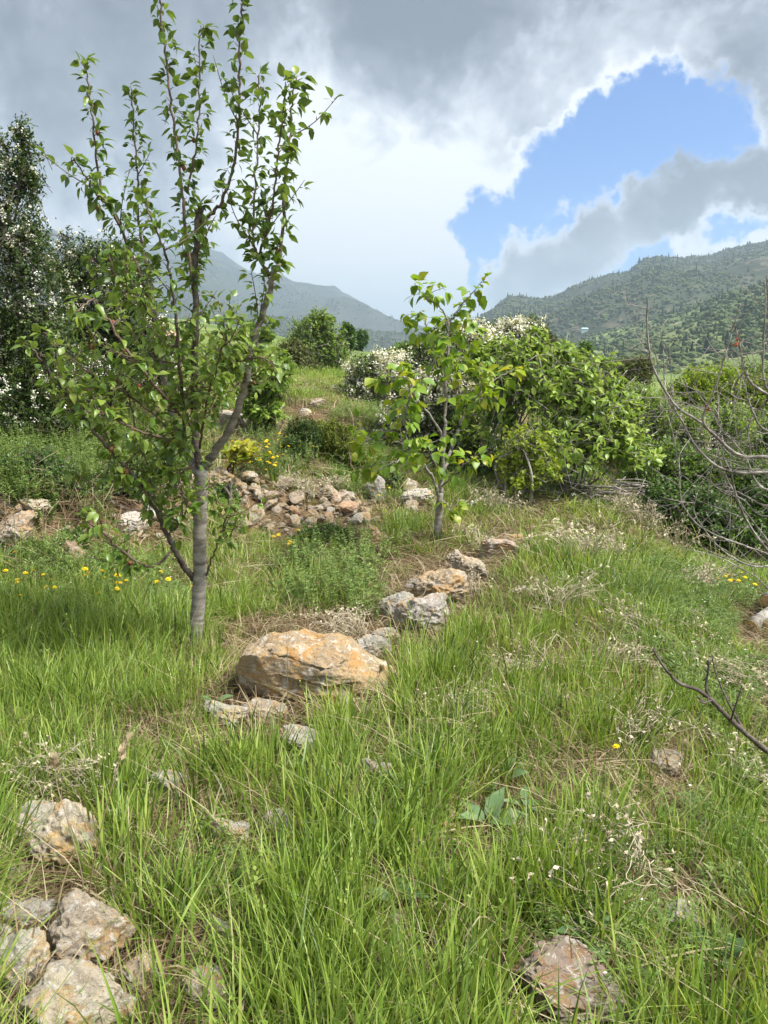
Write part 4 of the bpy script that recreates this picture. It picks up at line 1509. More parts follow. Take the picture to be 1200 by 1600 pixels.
        for _ in range(ns):
            d = RNG.uniform(max(lf * .8, .15), .85) * L
            p = np.array([np.interp(d, cum, pts[:, i]) for i in range(3)])
            if p[2] > CAM_H + .7 and RNG.random() < .88:
                continue
            dv = norm(RNG.normal(0, 1, 3) * [1, .8, .3] + np.array([0, 0, .75]))
            ln = RNG.uniform(.10, .30)
            sh = smooth_path([p, p + dv * ln * .5 + RNG.normal(0, .01, 3), p + dv * ln + np.array([0, 0, .04])], 4)
            tube(T.twig, sh, np.linspace(.0035, .0015, len(sh)), 4)
            for u in np.arange(.2, 1.01, .17):
                k = u * (len(sh) - 1)
                i = min(int(k), len(sh) - 2)
                spur_leaves(T, sh[i] + (sh[i + 1] - sh[i]) * (k - i), dv, RNG.integers(2, 4), .054, .015, .42 if p[2] > CAM_H + .4 else .68, .2)
        # crowded tip
        spur_leaves(T, pts[-1], norm(pts[-1] - pts[-2]), 7, .06, .01, .65, .1)
    # small dark fruitlets
    for k in range(26):
        i = RNG.integers(0, len(T.pos))
        if T.pos[i][2] > CAM_H + 1.2:
            continue
        bm = bmesh.new()
        bmesh.ops.create_icosphere(bm, subdivisions=2, radius=.0125)
        v = np.array([q.co[:] for q in bm.verts]) * [1, 1, 1.25]
        f = np.array([[q.index for q in t.verts] for t in bm.faces])
        bm.free()
        q = Buf()
        q.add(v + T.pos[i], f)
        tube(q, [T.pos[i] + [0, 0, .01], T.pos[i] + [.004, .004, .035]], .0015, 3)
        T.part('fruit', q, M['fruit'])
    T.finish(leaf_tpl(.60, .28, .30, .46), M['pear'], M['redbark'])


pear_tree()


def young_tree():
    base = G(685, 850)
    Y = float(base[1])
    T = TreeMaker('young_tree', 'small young tree with broad yellow green leaves behind the edge stones', 'tree', base)
    s = Y / FPX
    b = Buf()
    pts = smooth_path(limb_world([(684, 856), (684, 830), (686, 795), (688, 770)], Y), 6)
    tube(b, pts, np.linspace(7, 5, len(pts)) * s, 10, rough=.03)
    T.part('trunk', b, M['bark'])
    limbs = [
        ([(688, 772), (692, 730), (694, 680), (696, 640), (697, 590), (700, 540), (700, 500)], 4.5, 2, .55),
        ([(700, 510), (712, 490, .1), (728, 468, .1), (742, 455, .1)], 2, 1.2, 0),
        ([(700, 520), (690, 480, -.1), (672, 470, -.1), (655, 455, -.1), (648, 444, -.1)], 1.8, .9, .6),
        ([(686, 775), (676, 750), (664, 728, -.1), (650, 706, -.2), (622, 690, -.3), (590, 684, -.35), (568, 692, -.4)], 4, 1.3, .35),
        ([(694, 735), (705, 700, .1), (716, 670, .1), (735, 630, .2), (770, 596, .3), (800, 580, .3)], 3.6, 1.3, .45),
        ([(694, 690), (680, 660, -.1), (655, 630, -.2), (640, 600, -.3), (628, 575, -.3)], 2.8, 1.2, .4),
        ([(640, 700, -.2), (632, 660, -.4), (640, 620, -.5), (650, 585, -.5)], 2.2, 1.1, .4),
        ([(697, 600), (715, 560, .2), (735, 530, .2), (738, 500, .2)], 2.2, 1.1, .2),
        ([(697, 620), (680, 570, .1), (668, 520, .1), (662, 490, .1)], 2.2, 1.1, .5),
        ([(655, 715, -.2), (620, 720, -.4), (590, 735, -.45)], 2.2, 1.1, .3),
        ([(690, 760), (720, 730, -.3), (740, 715, -.3)], 2.0, 1.1, .4),
        ([(640, 700, -.2), (605, 715, 0), (575, 730, 0)], 2.0, 1.1, .4),
        ([(690, 745), (670, 705, -.4), (665, 680, -.5)], 2.0, 1.1, .3),
        ([(735, 630, .2), (750, 610, -.1), (755, 580, -.1)], 1.8, 1.0, .2),
        ([(628, 600, -.3), (600, 585, -.3), (588, 590, -.3)], 1.6, .9, .3),
        ([(688, 780), (700, 790, -.1), (702, 800, -.12)], 1.6, .9, .2),
    ]
    for spec, r0, r1, lf in limbs:
        pts = smooth_path(limb_world(spec, Y), 6)
        pts[1:-1] += RNG.normal(0, .006, (len(pts) - 2, 3))
        b = Buf()
        tube(b, pts, np.linspace(r0, r1, len(pts)) * s * .78, 6, rough=.05)
        T.part('branch', b, M['bark'])
        seg = np.linalg.norm(np.diff(pts, axis=0), axis=1)
        cum = np.concatenate([[0], np.cumsum(seg)])
        L = cum[-1]
        d = lf * L
        while d < L:
            p = np.array([np.interp(d, cum, pts[:, i]) for i in range(3)])
            q = np.array([np.interp(min(d + .03, L), cum, pts[:, i]) for i in range(3)])
            spur_leaves(T, p, norm(q - p + 1e-6), RNG.integers(2, 5), .100, .07, .45, .6)
            d += RNG.uniform(.035, .075)
        for _ in range(int(L / .22)):
            d = RNG.uniform(max(lf, .25), 1) * L
            p = np.array([np.interp(d, cum, pts[:, i]) for i in range(3)])
            dv = norm(RNG.normal(0, 1, 3) * [1, .8, .4] + np.array([0, 0, .25]))
            ln = RNG.uniform(.12, .3)
            sh = smooth_path([p, p + dv * ln * .5 + RNG.normal(0, .015, 3), p + dv * ln], 4)
            tube(T.twig, sh, np.linspace(.004, .0015, len(sh)), 4)
            for u in (.45, .75, 1.0):
                i = min(int(u * (len(sh) - 1)), len(sh) - 2)
                spur_leaves(T, sh[i], dv, RNG.integers(2, 4), .095, .03, .5, .6)
        spur_leaves(T, pts[-1], norm(pts[-1] - pts[-2]), 6, .10, .02, .62, .5)
    T.finish(leaf_tpl(.74, .2, .3, .45), M['young'], M['bark'])


young_tree()


# ------------------------------------------------------------------ bushes and background trees
def E(px, py, wpx, hpx, Y, depth=None):
    """an ellipsoid of a crown that covers about this much of the photo"""
    c = P(px, py, Y)
    m = mpp(c)
    return (*c, wpx * m / 2, (depth if depth else wpx * m * .42), hpx * m / 2)


def EG(px, pyfoot, wpx, hpx, dy=0.0):
    """a low mound of foliage whose foot stands on the ground at this pixel"""
    q = G(px, pyfoot)
    m = mpp(q)
    w, h = wpx * m / 2, hpx * m / 2
    y = q[1] + w * .5 + dy
    return (q[0], y, max(q[2], h1(q[0], y) - h * .3) + h * .75, w, w * .7, h)


def bush(name, label, cat, foot, ells, n_twig, per, lsize, mat, woodmat='darkbark', blossom=0, bsize=.025, twig_len=.28, tpl=LEAF_SMALL,
         group=None, stems=7, up=.45, nparts=0, stem_r=.02, leafname='leaf', shell=.22, tmean=.5, trunk=False, blossom_top=.0, sprays=True, droop=0.0):
    base = np.array([foot[0], foot[1], h1(foot[0], foot[1]) - .03])
    T = TreeMaker(name, label, cat, base, group)
    els = np.array(ells)
    area = (els[:, 3] * els[:, 5])
    pick = RNG.choice(len(els), n_twig, p=area / area.sum())
    c, rad = els[pick, :3], els[pick, 3:]
    d = rdir(n_twig)
    d[:, 2] = np.where(d[:, 2] < -.3, d[:, 2] * .5, d[:, 2])
    d = norm(d)
    lump = .84 + .46 * fbm(d * 2.2 + pick[:, None] * 3.3, 3, int(abs(foot[0] * 97)) % 1000)
    rho = np.clip(1 - np.abs(RNG.normal(0, shell, n_twig)), .15, 1) * lump
    tip = c + d * rad * rho[:, None]
    td = norm(d * .6 + np.array([0, 0, up]) + RNG.normal(0, .35, (n_twig, 3)))
    ok = tip[:, 2] > H(tip[:, 0], tip[:, 1]) + .02
    tip, td, d = tip[ok], td[ok], d[ok]
    n_twig = len(tip)
    tl = np.minimum(twig_len * RNG.uniform(.5, 1.3, n_twig), .8 * rad[ok].min(1))
    root = tip - td * tl[:, None]
    t = RNG.uniform(0.05, 1.05, (n_twig, per))
    pos = root[:, None] + td[:, None] * (tl[:, None] * t)[..., None] + RNG.normal(0, lsize * .22, (n_twig, per, 3))
    sid = rdir(n_twig * per).reshape(n_twig, per, 3)
    ax = norm(td[:, None] * .6 + sid + np.array([0, 0, .1 - droop]))
    upv = np.array([0, 0, 1.0]) + RNG.normal(0, .45, (n_twig, per, 3)) + d[:, None] * .35
    sz = lsize * RNG.uniform(.65, 1.2, (n_twig, per))
    tw_t = RNG.normal(tmean, .17, (n_twig, 1))
    ti = np.clip(tw_t + RNG.normal(0, .12, (n_twig, per)) + .15 * (t - .5), 0, 1)
    pos, ax, upv, sz, ti = pos.reshape(-1, 3), ax.reshape(-1, 3), upv.reshape(-1, 3), sz.ravel(), ti.ravel()
    # twigs
    tb = Buf()
    if sprays:
        for k in range(n_twig) if n_twig < 1500 else RNG.choice(n_twig, 1500, replace=False):
            q = root[k]
            tube(tb, [q - td[k] * tl[k] * .6 + RNG.normal(0, .02, 3), q, tip[k]], [.0045, .003, .0012], 3)
    # stems
    lo = els[np.argsort(els[:, 2])]
    st = Buf()
    if trunk:
        ctr = els[:, :3].mean(0)
        top = np.array([ctr[0], ctr[1], els[:, 2].max()])
        path = smooth_path([base, base * .6 + top * .4 + RNG.normal(0, .08, 3), top], 6)
        tk = Buf()
        tube(tk, path, np.linspace(stem_r * 2.2, stem_r * .6, len(path)), 8, rough=.06)
        T.part('trunk', tk, M[woodmat])
    sel = RNG.choice(len(tip), min(stems * 3, len(tip)), replace=False)
    for k in range(min(stems, len(sel))):
        tgt = c[ok][sel[k]] * .35 + tip[sel[k]] * .65 if len(ok) == len(c) else tip[sel[k]]
        b0 = base + np.array([RNG.normal(0, .12), RNG.normal(0, .12), -.05])
        if trunk:
            b0 = base + (np.array([els[:, 0].mean(), els[:, 1].mean(), els[:, 2].max()]) - base) * RNG.uniform(.25, .6)
        mid = b0 * .45 + tgt * .55 + RNG.normal(0, .12, 3) + np.array([0, 0, -.05])
        pth = smooth_path([b0, mid, tgt], 6)
        tube(st, pth, np.linspace(stem_r, stem_r * .3, len(pth)), 5, rough=.06)
    T.part('branch', st, M[woodmat])
    if tb.v:
        T.twig = tb
    if nparts:
        T.pos, T.ax, T.up, T.sz, T.ti = list(pos), list(ax), list(upv), list(sz), list(ti)
        T.finish(tpl, M[mat], M[woodmat], nparts, leafname)
    else:
        b = Buf()
        place(b, tpl, pos, ax, upv, sz, ti)
        T.part('foliage', b, M[mat], 'stuff')
        if tb.v:
            T.part('twigs', tb, M[woodmat], 'stuff')
    if blossom:
        wgt = (.25 + np.clip(d[:, 2] + blossom_top, 0, 1)) * (.06 + np.clip(fbm(tip * 2.3, 4, 5) + .12, 0, 1) * 3)
        k = RNG.choice(n_twig, blossom, p=wgt / wgt.sum())
        m = 7
        bp = tip[k][:, None] + RNG.normal(0, bsize * .95, (blossom, m, 3)) - td[k][:, None] * (tl[k] * RNG.random(blossom) * .7)[:, None, None] + d[k][:, None] * .02
        bp = bp.reshape(-1, 3)
        fl = Buf()
        upb = np.repeat(d[k], m, 0) + np.array([0, 0, .8]) + RNG.normal(0, .5, (len(bp), 3))
        place(fl, BLOSSOM, bp, rdir(len(bp)), upb, bsize * RNG.uniform(.7, 1.25, len(bp)), RNG.uniform(.2, 1, len(bp)))
        T.part('blossom', fl, M['white'], 'stuff')
    return T.root


HAW = 'white flowering hawthorns'
bush('flowering_tree', 'tall dark hawthorn full of white blossom at the left edge', 'tree', P(10, 690, 8.6)[:2],
     [E(-70, 470, 260, 520, 8.6), E(20, 330, 120, 320, 8.5), E(40, 260, 74, 160, 8.5), E(55, 460, 150, 300, 8.4), E(-20, 600, 240, 200, 8.3), E(75, 590, 130, 170, 8.4), E(-60, 240, 150, 180, 8.8), E(35, 205, 40, 70, 8.5), E(30, 640, 190, 110, 8.2), E(110, 640, 130, 90, 8.4)],
     4600, 11, .042, 'darkleaf', blossom=2100, bsize=.019, group=HAW, stems=12, stem_r=.03, blossom_top=.6, twig_len=.3)
bush('flowering_tree', 'dark hawthorn with sparse blossom behind the left side of the pear tree', 'tree', P(170, 660, 10.2)[:2],
     [E(150, 480, 150, 250, 10.2), E(110, 420, 110, 140, 10.2), E(200, 520, 120, 180, 10.4), E(175, 400, 90, 90, 10.3), E(150, 590, 200, 130, 10), E(235, 560, 110, 170, 10.4), E(205, 440, 90, 110, 10.4)],
     3200, 10, .045, 'darkleaf', blossom=900, bsize=.022, group=HAW, stems=9, stem_r=.028, blossom_top=.4)
bush('flowering_shrub', 'white flowering hawthorn shrub standing directly behind the young tree', 'shrub', P(710, 760, 10.4)[:2],
     [E(700, 580, 160, 180, 10.6), E(740, 545, 110, 110, 10.8), E(645, 600, 130, 130, 10.6), E(720, 680, 190, 160, 10.2), E(690, 630, 210, 160, 10.3), E(780, 555, 90, 90, 10.8)],
     3000, 10, .045, 'darkleaf', blossom=3000, bsize=.030, group=HAW, stems=9, blossom_top=.7)
bush('flowering_shrub', 'low white flowering shrub on the slope left of the young tree', 'shrub', P(575, 650, 13.6)[:2],
     [E(575, 590, 100, 100, 13.6), E(610, 575, 80, 80, 13.6), E(555, 620, 80, 60, 13.4), E(620, 620, 80, 90, 13.2)],
     1500, 9, .05, 'darkleaf', blossom=1500, bsize=.030, group=HAW, stems=7, blossom_top=.7)
bush('flowering_shrub', 'hawthorn with white blossom showing above the broad leaved bush', 'shrub', P(800, 640, 13)[:2],
     [E(800, 535, 100, 90, 13), E(825, 512, 66, 54, 13), E(775, 560, 80, 80, 12.8), E(840, 590, 110, 100, 13)],
     1200, 9, .05, 'darkleaf', blossom=1100, bsize=.030, group=HAW, stems=6, blossom_top=.6)
bush('flowering_shrub', 'rounded white blossom shrub behind the bare twigs at the right', 'shrub', P(1090, 770, 12)[:2],
     [E(1085, 680, 80, 80, 12), E(1060, 690, 70, 70, 12), E(1110, 700, 80, 80, 11.9)],
     900, 9, .045, 'darkleaf', blossom=1300, bsize=.030, group=HAW, stems=6, blossom_top=.8)
bush('flowering_shrub', 'small low shrub with white flowers left of the young tree trunk top', 'shrub', P(610, 690, 11)[:2],
     [E(610, 662, 60, 30, 11), E(635, 668, 60, 36, 10.9)], 300, 8, .04, 'darkleaf', blossom=220, bsize=.024, group=HAW, stems=4)

bush('broadleaf_bush', 'big bright green bush with broad leaves right of the young tree', 'bush', P(890, 775, 8.6)[:2],
     [E(850, 600, 170, 160, 8.6), E(820, 565, 110, 90, 8.7), E(930, 640, 160, 150, 8.4), E(900, 690, 230, 120, 8.3), E(970, 675, 100, 110, 8.3), E(795, 600, 110, 110, 8.8),
      E(960, 610, 90, 80, 8.5), E(880, 555, 80, 60, 8.7), E(835, 535, 60, 60, 8.8), E(905, 590, 100, 90, 8.5), E(780, 650, 90, 100, 8.7), E(1000, 715, 90, 50, 8.1), E(945, 570, 60, 50, 8.6), E(790, 545, 50, 50, 8.9), E(985, 640, 60, 50, 8.4)],
     1250, 8, .092, 'walnut', 'bark', tpl=leaf_tpl(.5, .2, .25), stems=12, nparts=300, up=.25, stem_r=.014, twig_len=.42, shell=.36, droop=.25, tmean=.55)
bush('yellow_green_shrub', 'small yellow green shrub at the foot of the broad leaved bush', 'shrub', P(820, 770, 7.9)[:2],
     [E(825, 690, 90, 70, 7.9), E(800, 720, 70, 50, 7.9), E(850, 730, 70, 50, 7.8), E(815, 750, 90, 40, 7.8)],
     330, 9, .055, 'yellowgreen', 'bark', stems=7, twig_len=.2, up=.2, shell=.3)
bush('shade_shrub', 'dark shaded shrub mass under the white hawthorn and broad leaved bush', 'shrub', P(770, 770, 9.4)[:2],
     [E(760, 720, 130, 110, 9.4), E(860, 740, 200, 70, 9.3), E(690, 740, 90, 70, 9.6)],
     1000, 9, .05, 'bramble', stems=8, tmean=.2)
bush('leafy_shrub', 'fresh green leafy shrub merging with blossom right behind the young tree', 'shrub', P(765, 770, 9.5)[:2],
     [E(765, 610, 90, 130, 9.5), E(745, 560, 70, 80, 9.6), E(790, 570, 80, 90, 9.5), E(735, 670, 70, 80, 9.4)], 420, 8, .075, 'walnut', 'bark', tpl=leaf_tpl(.55, .2, .22), stems=7, twig_len=.32, shell=.34, tmean=.6)
bush('leafy_shrub', 'fresh green shrub spreading right of the broad leaved bush', 'shrub', P(1040, 770, 10)[:2],
     [E(1030, 650, 110, 90, 10.2), E(1000, 620, 80, 70, 10.4), E(1075, 660, 90, 80, 10.3), E(1140, 655, 110, 80, 10.6), E(1010, 700, 100, 80, 10)], 1300, 9, .05, 'walnut', 'bark', stems=7, twig_len=.3, shell=.3, tmean=.45)
bush('green_bush', 'light green feathery bush on the skyline between pear and young tree', 'bush', P(490, 590, 21)[:2],
     [E(490, 530, 100, 100, 21), E(470, 550, 80, 80, 21), E(515, 550, 80, 90, 21), E(500, 500, 60, 44, 21)],
     1500, 10, .09, 'midleaf', 'bark', stems=8, twig_len=.5, tmean=.55)
bush('olive_bush', 'olive brown bush leaning at the left foot of the feathery bush', 'bush', P(455, 600, 19)[:2],
     [E(455, 560, 60, 70, 19), E(485, 580, 60, 46, 19)], 600, 10, .08, 'olive', stems=6, twig_len=.4)
bush('round_tree', 'tiny dark round tree far off on the skyline left of centre', 'tree', P(565, 560, 60)[:2],
     [E(565, 527, 26, 30, 60), E(558, 540, 22, 26, 60)], 500, 8, .22, 'bramble', stems=4, twig_len=.7, trunk=True, stem_r=.06, sprays=False)
bush('dark_tree', 'slim dark tree just right of the feathery bush on the skyline', 'tree', P(546, 560, 40)[:2],
     [E(546, 530, 22, 60, 40), E(540, 520, 20, 40, 40)], 400, 8, .16, 'bramble', stems=4, twig_len=.5, trunk=True, stem_r=.05, sprays=False)
bush('pear_bush', 'bright green bush with dark base on the slope right of the pear tree', 'bush', P(415, 660, 9.6)[:2],
     [E(420, 590, 90, 100, 9.6), E(395, 610, 60, 80, 9.6), E(440, 570, 50, 50, 9.6), E(410, 640, 90, 50, 9.5)],
     420, 9, .075, 'walnut', 'darkbark', stems=7, twig_len=.28, tmean=.4, tpl=leaf_tpl(.55, .2, .2))
bush('cushion_shrub', 'low yellowish cushion shrub on the bank left of the young tree', 'shrub', G(520, 735)[:2],
     [EG(520, 735, 96, 90), EG(548, 745, 60, 60), EG(500, 700, 60, 50)], 2600, 10, .024, 'cushion', stems=4, twig_len=.1, sprays=False, shell=.1)
bush('cushion_shrub', 'darker cushion shrub close left of the yellowish cushion shrub', 'shrub', G(470, 722)[:2],
     [EG(472, 720, 70, 80), EG(455, 726, 50, 50)], 1500, 10, .026, 'darkleaf', stems=4, twig_len=.1, sprays=False, shell=.12)
for px, py, w, h, mt, lb in [
        (40, 775, 150, 100, 'bramble', 'dark ferny shrub on top of the left bank at the left edge'),
        (165, 790, 120, 80, 'bramble', 'dark ferny shrub on the left bank behind the low pear branches'),
        (250, 765, 90, 80, 'midleaf', 'mid green shrub behind the pear trunk'),
        (112, 868, 56, 50, 'bramble', 'small dark shrub hanging over the left earth bank'),
        (505, 852, 90, 36, 'midleaf', 'low leafy clump growing over the lower edge of the rubble'),
        (350, 790, 50, 40, 'bramble', 'small dark shrub at the left end of the rubble by the pear trunk'),
        (600, 770, 70, 50, 'bramble', 'dark shrub in the dip left of the young tree')]:
    bush('bank_shrub', lb, 'shrub', G(px, py)[:2], [EG(px, py, w, h), EG(px - w * .25, py + 2, w * .7, h * .7), EG(px + w * .25, py + 2, w * .6, h * .75)],
         int(5.5 * w), 9, .034, mt, stems=5, twig_len=.16, group='low shrubs on the banks', shell=.3, tmean=.45)
bush('seedling_shrub', 'pale yellow leaved sucker shoot right of the pear trunk', 'shrub', G(372, 735)[:2],
     [E(372, 705, 60, 44, 7.6), E(395, 712, 34, 26, 7.6)], 40, 6, .085, 'young', 'redbark', tpl=leaf_tpl(.6, .2, .2), stems=5, twig_len=.15, tmean=.6)
TREES = 'trees closing the view at the right'
bush('olive_tree', 'dull dark green tree behind the broad leaved bush at the right', 'tree', P(985, 640, 22)[:2],
     [E(980, 590, 90, 80, 22), E(1000, 575, 60, 50, 22), E(960, 600, 60, 60, 22)], 1500, 10, .085, 'olive', stems=7, twig_len=.5, trunk=True, stem_r=.07, tmean=.4, group=TREES)
bush('hazy_tree', 'faint dark green tree peeping over the broad leaved bush', 'tree', P(908, 600, 42)[:2],
     [E(908, 562, 36, 44, 42), E(915, 545, 26, 26, 42)], 600, 9, .16, 'bramble', stems=5, twig_len=.7, trunk=True, stem_r=.08, group=TREES, sprays=False)
bush('bright_tree', 'bright fresh green tree behind the bare twigs', 'tree', P(1100, 690, 17)[:2],
     [E(1090, 610, 110, 90, 17), E(1120, 598, 100, 80, 17.2), E(1055, 630, 80, 70, 17), E(1165, 615, 110, 90, 17.5), E(1220, 610, 90, 90, 17.5)], 2500, 10, .075, 'yellowgreen', stems=8, twig_len=.45, trunk=True, stem_r=.06, group=TREES, tmean=.35)
bush('bronze_bush', 'bronze tinted bush rising behind the blossom above the broad leaves', 'bush', P(840, 620, 17)[:2],
     [E(842, 525, 50, 60, 17), E(770, 525, 54, 56, 17.5), E(858, 545, 46, 60, 17), E(905, 580, 70, 60, 17)], 900, 9, .07, 'olive', stems=5, twig_len=.4, tmean=.7)
bush('loose_shrub', 'loose yellowish green shrub between broad leaved bush and blossom shrub', 'shrub', P(1020, 770, 11.2)[:2],
     [E(1015, 665, 100, 100, 11.2), E(1000, 640, 80, 60, 11.3), E(1035, 710, 110, 100, 11), E(985, 700, 80, 80, 11.1)], 1900, 9, .05, 'yellowgreen', stems=7, twig_len=.3, tmean=.3)
bush('loose_shrub', 'soft green shrub behind the bare twigs at the right edge', 'shrub', P(1170, 780, 11.5)[:2],
     [E(1160, 720, 120, 100, 11.5), E(1210, 690, 120, 120, 11.7), E(1120, 740, 90, 70, 11.3)], 1500, 9, .05, 'midleaf', stems=7, twig_len=.3, tmean=.6)
bush('bramble', 'dense dark green bramble under the bare twigs at the right', 'bush', P(1110, 862, 7.5)[:2],
     [E(1090, 800, 150, 120, 7.5), E(1040, 775, 90, 80, 7.7), E(1150, 825, 150, 90, 7.4), E(1220, 800, 140, 150, 7.5), E(1060, 835, 80, 60, 7.4)],
     2100, 9, .046, 'bramble', stems=9, twig_len=.22)
bush('loose_shrub', 'mid green shrub filling the gap between brush pile and bramble', 'shrub', P(1050, 790, 9.4)[:2],
     [E(1050, 720, 110, 90, 9.4), E(1010, 740, 80, 70, 9.3), E(1100, 735, 120, 90, 9.5), E(1180, 745, 150, 100, 9.3)], 1900, 9, .05, 'midleaf', stems=8, twig_len=.28, tmean=.6)
# plants that fill the middle distance
MID = 'bushes filling the middle distance'
for px, py, w, h, Y, mt, lb in [
        (690, 535, 90, 60, 24, 'olive', 'dull green bush low on the skyline behind the young tree'),
        (640, 548, 70, 36, 30, 'midleaf', 'mid green bush on the skyline left of the young tree top'),
        (260, 560, 120, 80, 20, 'bramble', 'dark bush on the slope seen through the lower pear crown'),
        (60, 560, 160, 120, 16, 'darkleaf', 'dark bush far behind the left hawthorn'),
        (1180, 590, 120, 70, 26, 'midleaf', 'green bush beyond the bright tree at the right edge'),
        (930, 600, 90, 60, 30, 'midleaf', 'green bush below the faint dark tree'),
        (1040, 640, 90, 70, 20, 'olive', 'olive bush between dull tree and bright tree'),
        (395, 520, 60, 36, 34, 'midleaf', 'small bush on the bright field behind the pear limb'),
        (200, 505, 110, 50, 38, 'midleaf', 'low bush on the field far behind the pear tree')]:
    bush('bush', lb, 'bush', P(px, py + h * .5, Y)[:2], [E(px, py, w, h, Y), E(px - w * .25, py + h * .12, w * .6, h * .7, Y), E(px + w * .27, py + h * .1, w * .6, h * .75, Y)],
         700, 9, .0045 * Y + .01, mt, stems=5, twig_len=.02 * Y, group=MID, sprays=False)


# ------------------------------------------------------------------ bare tree and dead wood at the right
def bare_tree():
    Y = 4.6
    root = np.array([P(1330, 900, 4.9)[0], 4.9, 0])
    root[2] = h1(root[0], root[1]) - .05
    T = TreeMaker('bare_tree', 'leafless grey fruit tree reaching in from the right edge', 'tree', root)
    s = Y / FPX
    b = Buf()
    tr = smooth_path([root, root + np.array([-.02, 0, .45]), P(1320, 760, 4.9)], 6)
    tube(b, tr, np.linspace(.06, .04, len(tr)), 10, rough=.04)
    T.part('trunk', b, M['greytwig'])
    hub = P(1320, 760, 4.9)
    L = [
        ([(1320, 760, .3), (1260, 722, .1), (1200, 714), (1165, 714), (1140, 702), (1112, 676), (1090, 657), (1062, 640, -.1), (1040, 612, -.15), (1022, 578, -.2), (1014, 545, -.2), (1011, 505, -.2), (1012, 466, -.2)], 5, 1.6),
        ([(1320, 770, .3), (1250, 735, .1), (1200, 738), (1150, 738), (1115, 725), (1085, 694), (1068, 662), (1050, 635), (1042, 620)], 4.6, 1.5),
        ([(1320, 740, .3), (1240, 650, .1), (1205, 620), (1178, 602), (1164, 580), (1158, 550), (1151, 520), (1147, 506)], 4, 1.6),
        ([(1110, 676), (1098, 655, -.1), (1110, 625, -.1), (1124, 585, -.1), (1136, 545, -.1), (1148, 505, -.1), (1157, 474, -.1)], 2.8, 1.2),
        ([(1260, 690, .2), (1215, 630, .2), (1194, 595, .2), (1193, 540, .2), (1196, 480, .2), (1195, 440, .2)], 3.6, 1.5),
        ([(1320, 790, .3), (1240, 900, 0), (1205, 866), (1180, 835), (1160, 800), (1148, 765), (1142, 738), (1130, 712), (1128, 680)], 4, 1.3),
        ([(1240, 900, 0), (1200, 845, .3), (1165, 800, .3), (1142, 760, .35), (1125, 720, .35), (1122, 690, .35), (1127, 660, .35)], 3, 1.1),
        ([(1320, 800, .3), (1250, 880, .2), (1190, 862, .1), (1150, 848), (1115, 835), (1085, 815), (1068, 790), (1062, 760), (1061, 728)], 3.2, 1.1),
        ([(1250, 880, .2), (1180, 885, -.1), (1140, 868, -.1), (1110, 840, -.1), (1085, 800, -.1), (1090, 770, -.1)], 2.4, .9),
        ([(1205, 620), (1185, 640, .2), (1170, 665, .2), (1172, 700, .2), (1180, 740, .2)], 2.6, 1.2),
        ([(1320, 760, .3), (1230, 690, -.2), (1190, 668, -.2), (1175, 640, -.2), (1165, 610, -.2), (1166, 580, -.2)], 3.2, 1.2),
        ([(1164, 580), (1150, 600, .1), (1146, 640, .1), (1140, 665, .1)], 2, 1.0),
        ([(1320, 760, .3), (1240, 760, .4), (1200, 765, .4), (1180, 750, .4), (1165, 715, .4), (1145, 690, .4), (1125, 668, .4), (1122, 640, .4), (1120, 600, .4)], 3.4, 1.1),
        ([(1040, 612, -.15), (1038, 590, 0), (1037, 560, 0), (1037, 538, 0)], 1.8, 1.1),
        ([(1250, 770, .2), (1200, 790, .1), (1165, 775, .1), (1140, 762, .1), (1118, 760, .1)], 2.4, .9),
        ([(1250, 800, .2), (1190, 806, .3), (1160, 780, .3), (1130, 770, .3), (1105, 748, .3), (1085, 742, .3)], 2.0, .9),
        ([(1320, 760, .3), (1250, 610, 0), (1214, 560, 0), (1203, 500, 0), (1198, 430, 0)], 3.2, 1.2),
        ([(1250, 880, .2), (1210, 920, -.4), (1180, 900, -.4), (1160, 890, -.4)], 2.2, .9),
    ]
    for spec, r0, r1 in L:
        pts = smooth_path(limb_world(spec, Y), 7)
        pts[1:-1] += RNG.normal(0, .0012, (len(pts) - 2, 3))
        b = Buf()
        tube(b, pts, np.linspace(r0, r1, len(pts)) * s * .66, 7, rough=.08)
        # buds and short spurs on the branch
        for k in range(3, len(pts) - 1, 3):
            dv = norm(RNG.normal(size=3) + np.array([0, 0, .4]))
            tube(b, [pts[k], pts[k] + dv * RNG.uniform(.012, .03)], [.004, .0025], 4)
        T.part('branch', b, M['greytwig'])
        for _ in range(max(2, int(len(pts) / 6))):
            k = RNG.integers(len(pts) // 4, len(pts) - 1)
            dv = norm(RNG.normal(size=3) * [1, .8, .8] + np.array([-.3, 0, .25]))
            ln = RNG.uniform(.12, .45)
            q = smooth_path([pts[k], pts[k] + dv * ln * .5 + RNG.normal(0, .02, 3), pts[k] + dv * ln + RNG.normal(0, .05, 3)], 5)
            tube(T.twig, q, np.linspace(.003, .0013, len(q)), 4, rough=.05)
            if RNG.random() < .6:
                e = q[3]
                dv2 = norm(dv + RNG.normal(0, .7, 3))
                tube(T.twig, smooth_path([e, e + dv2 * .08, e + dv2 * RNG.uniform(.12, .25) + RNG.normal(0, .02, 3)], 3), .0017, 3)
    T.part('twigs', T.twig, M['greytwig'], 'stuff')
    for (px, py, ln) in ((1150, 534, .05), (1107, 640, .05)):
        b = Buf()
        c = P(px, py, Y)
        m = 6 if py < 600 else 2
        place(b, leaf_tpl(.4, .5, .5), np.tile(c, (m, 1)) + RNG.normal(0, .006, (m, 3)), RNG.normal(0, 1, (m, 3)) * [1, 1, 1.4] + [0, 0, -.4], rdir(m), RNG.uniform(.6, 1.1, m) * ln, RNG.random(m))
        T.part('withered_leaf', b, M['redleaf'], label='shrivelled orange red leaf on the bare branch')


bare_tree()


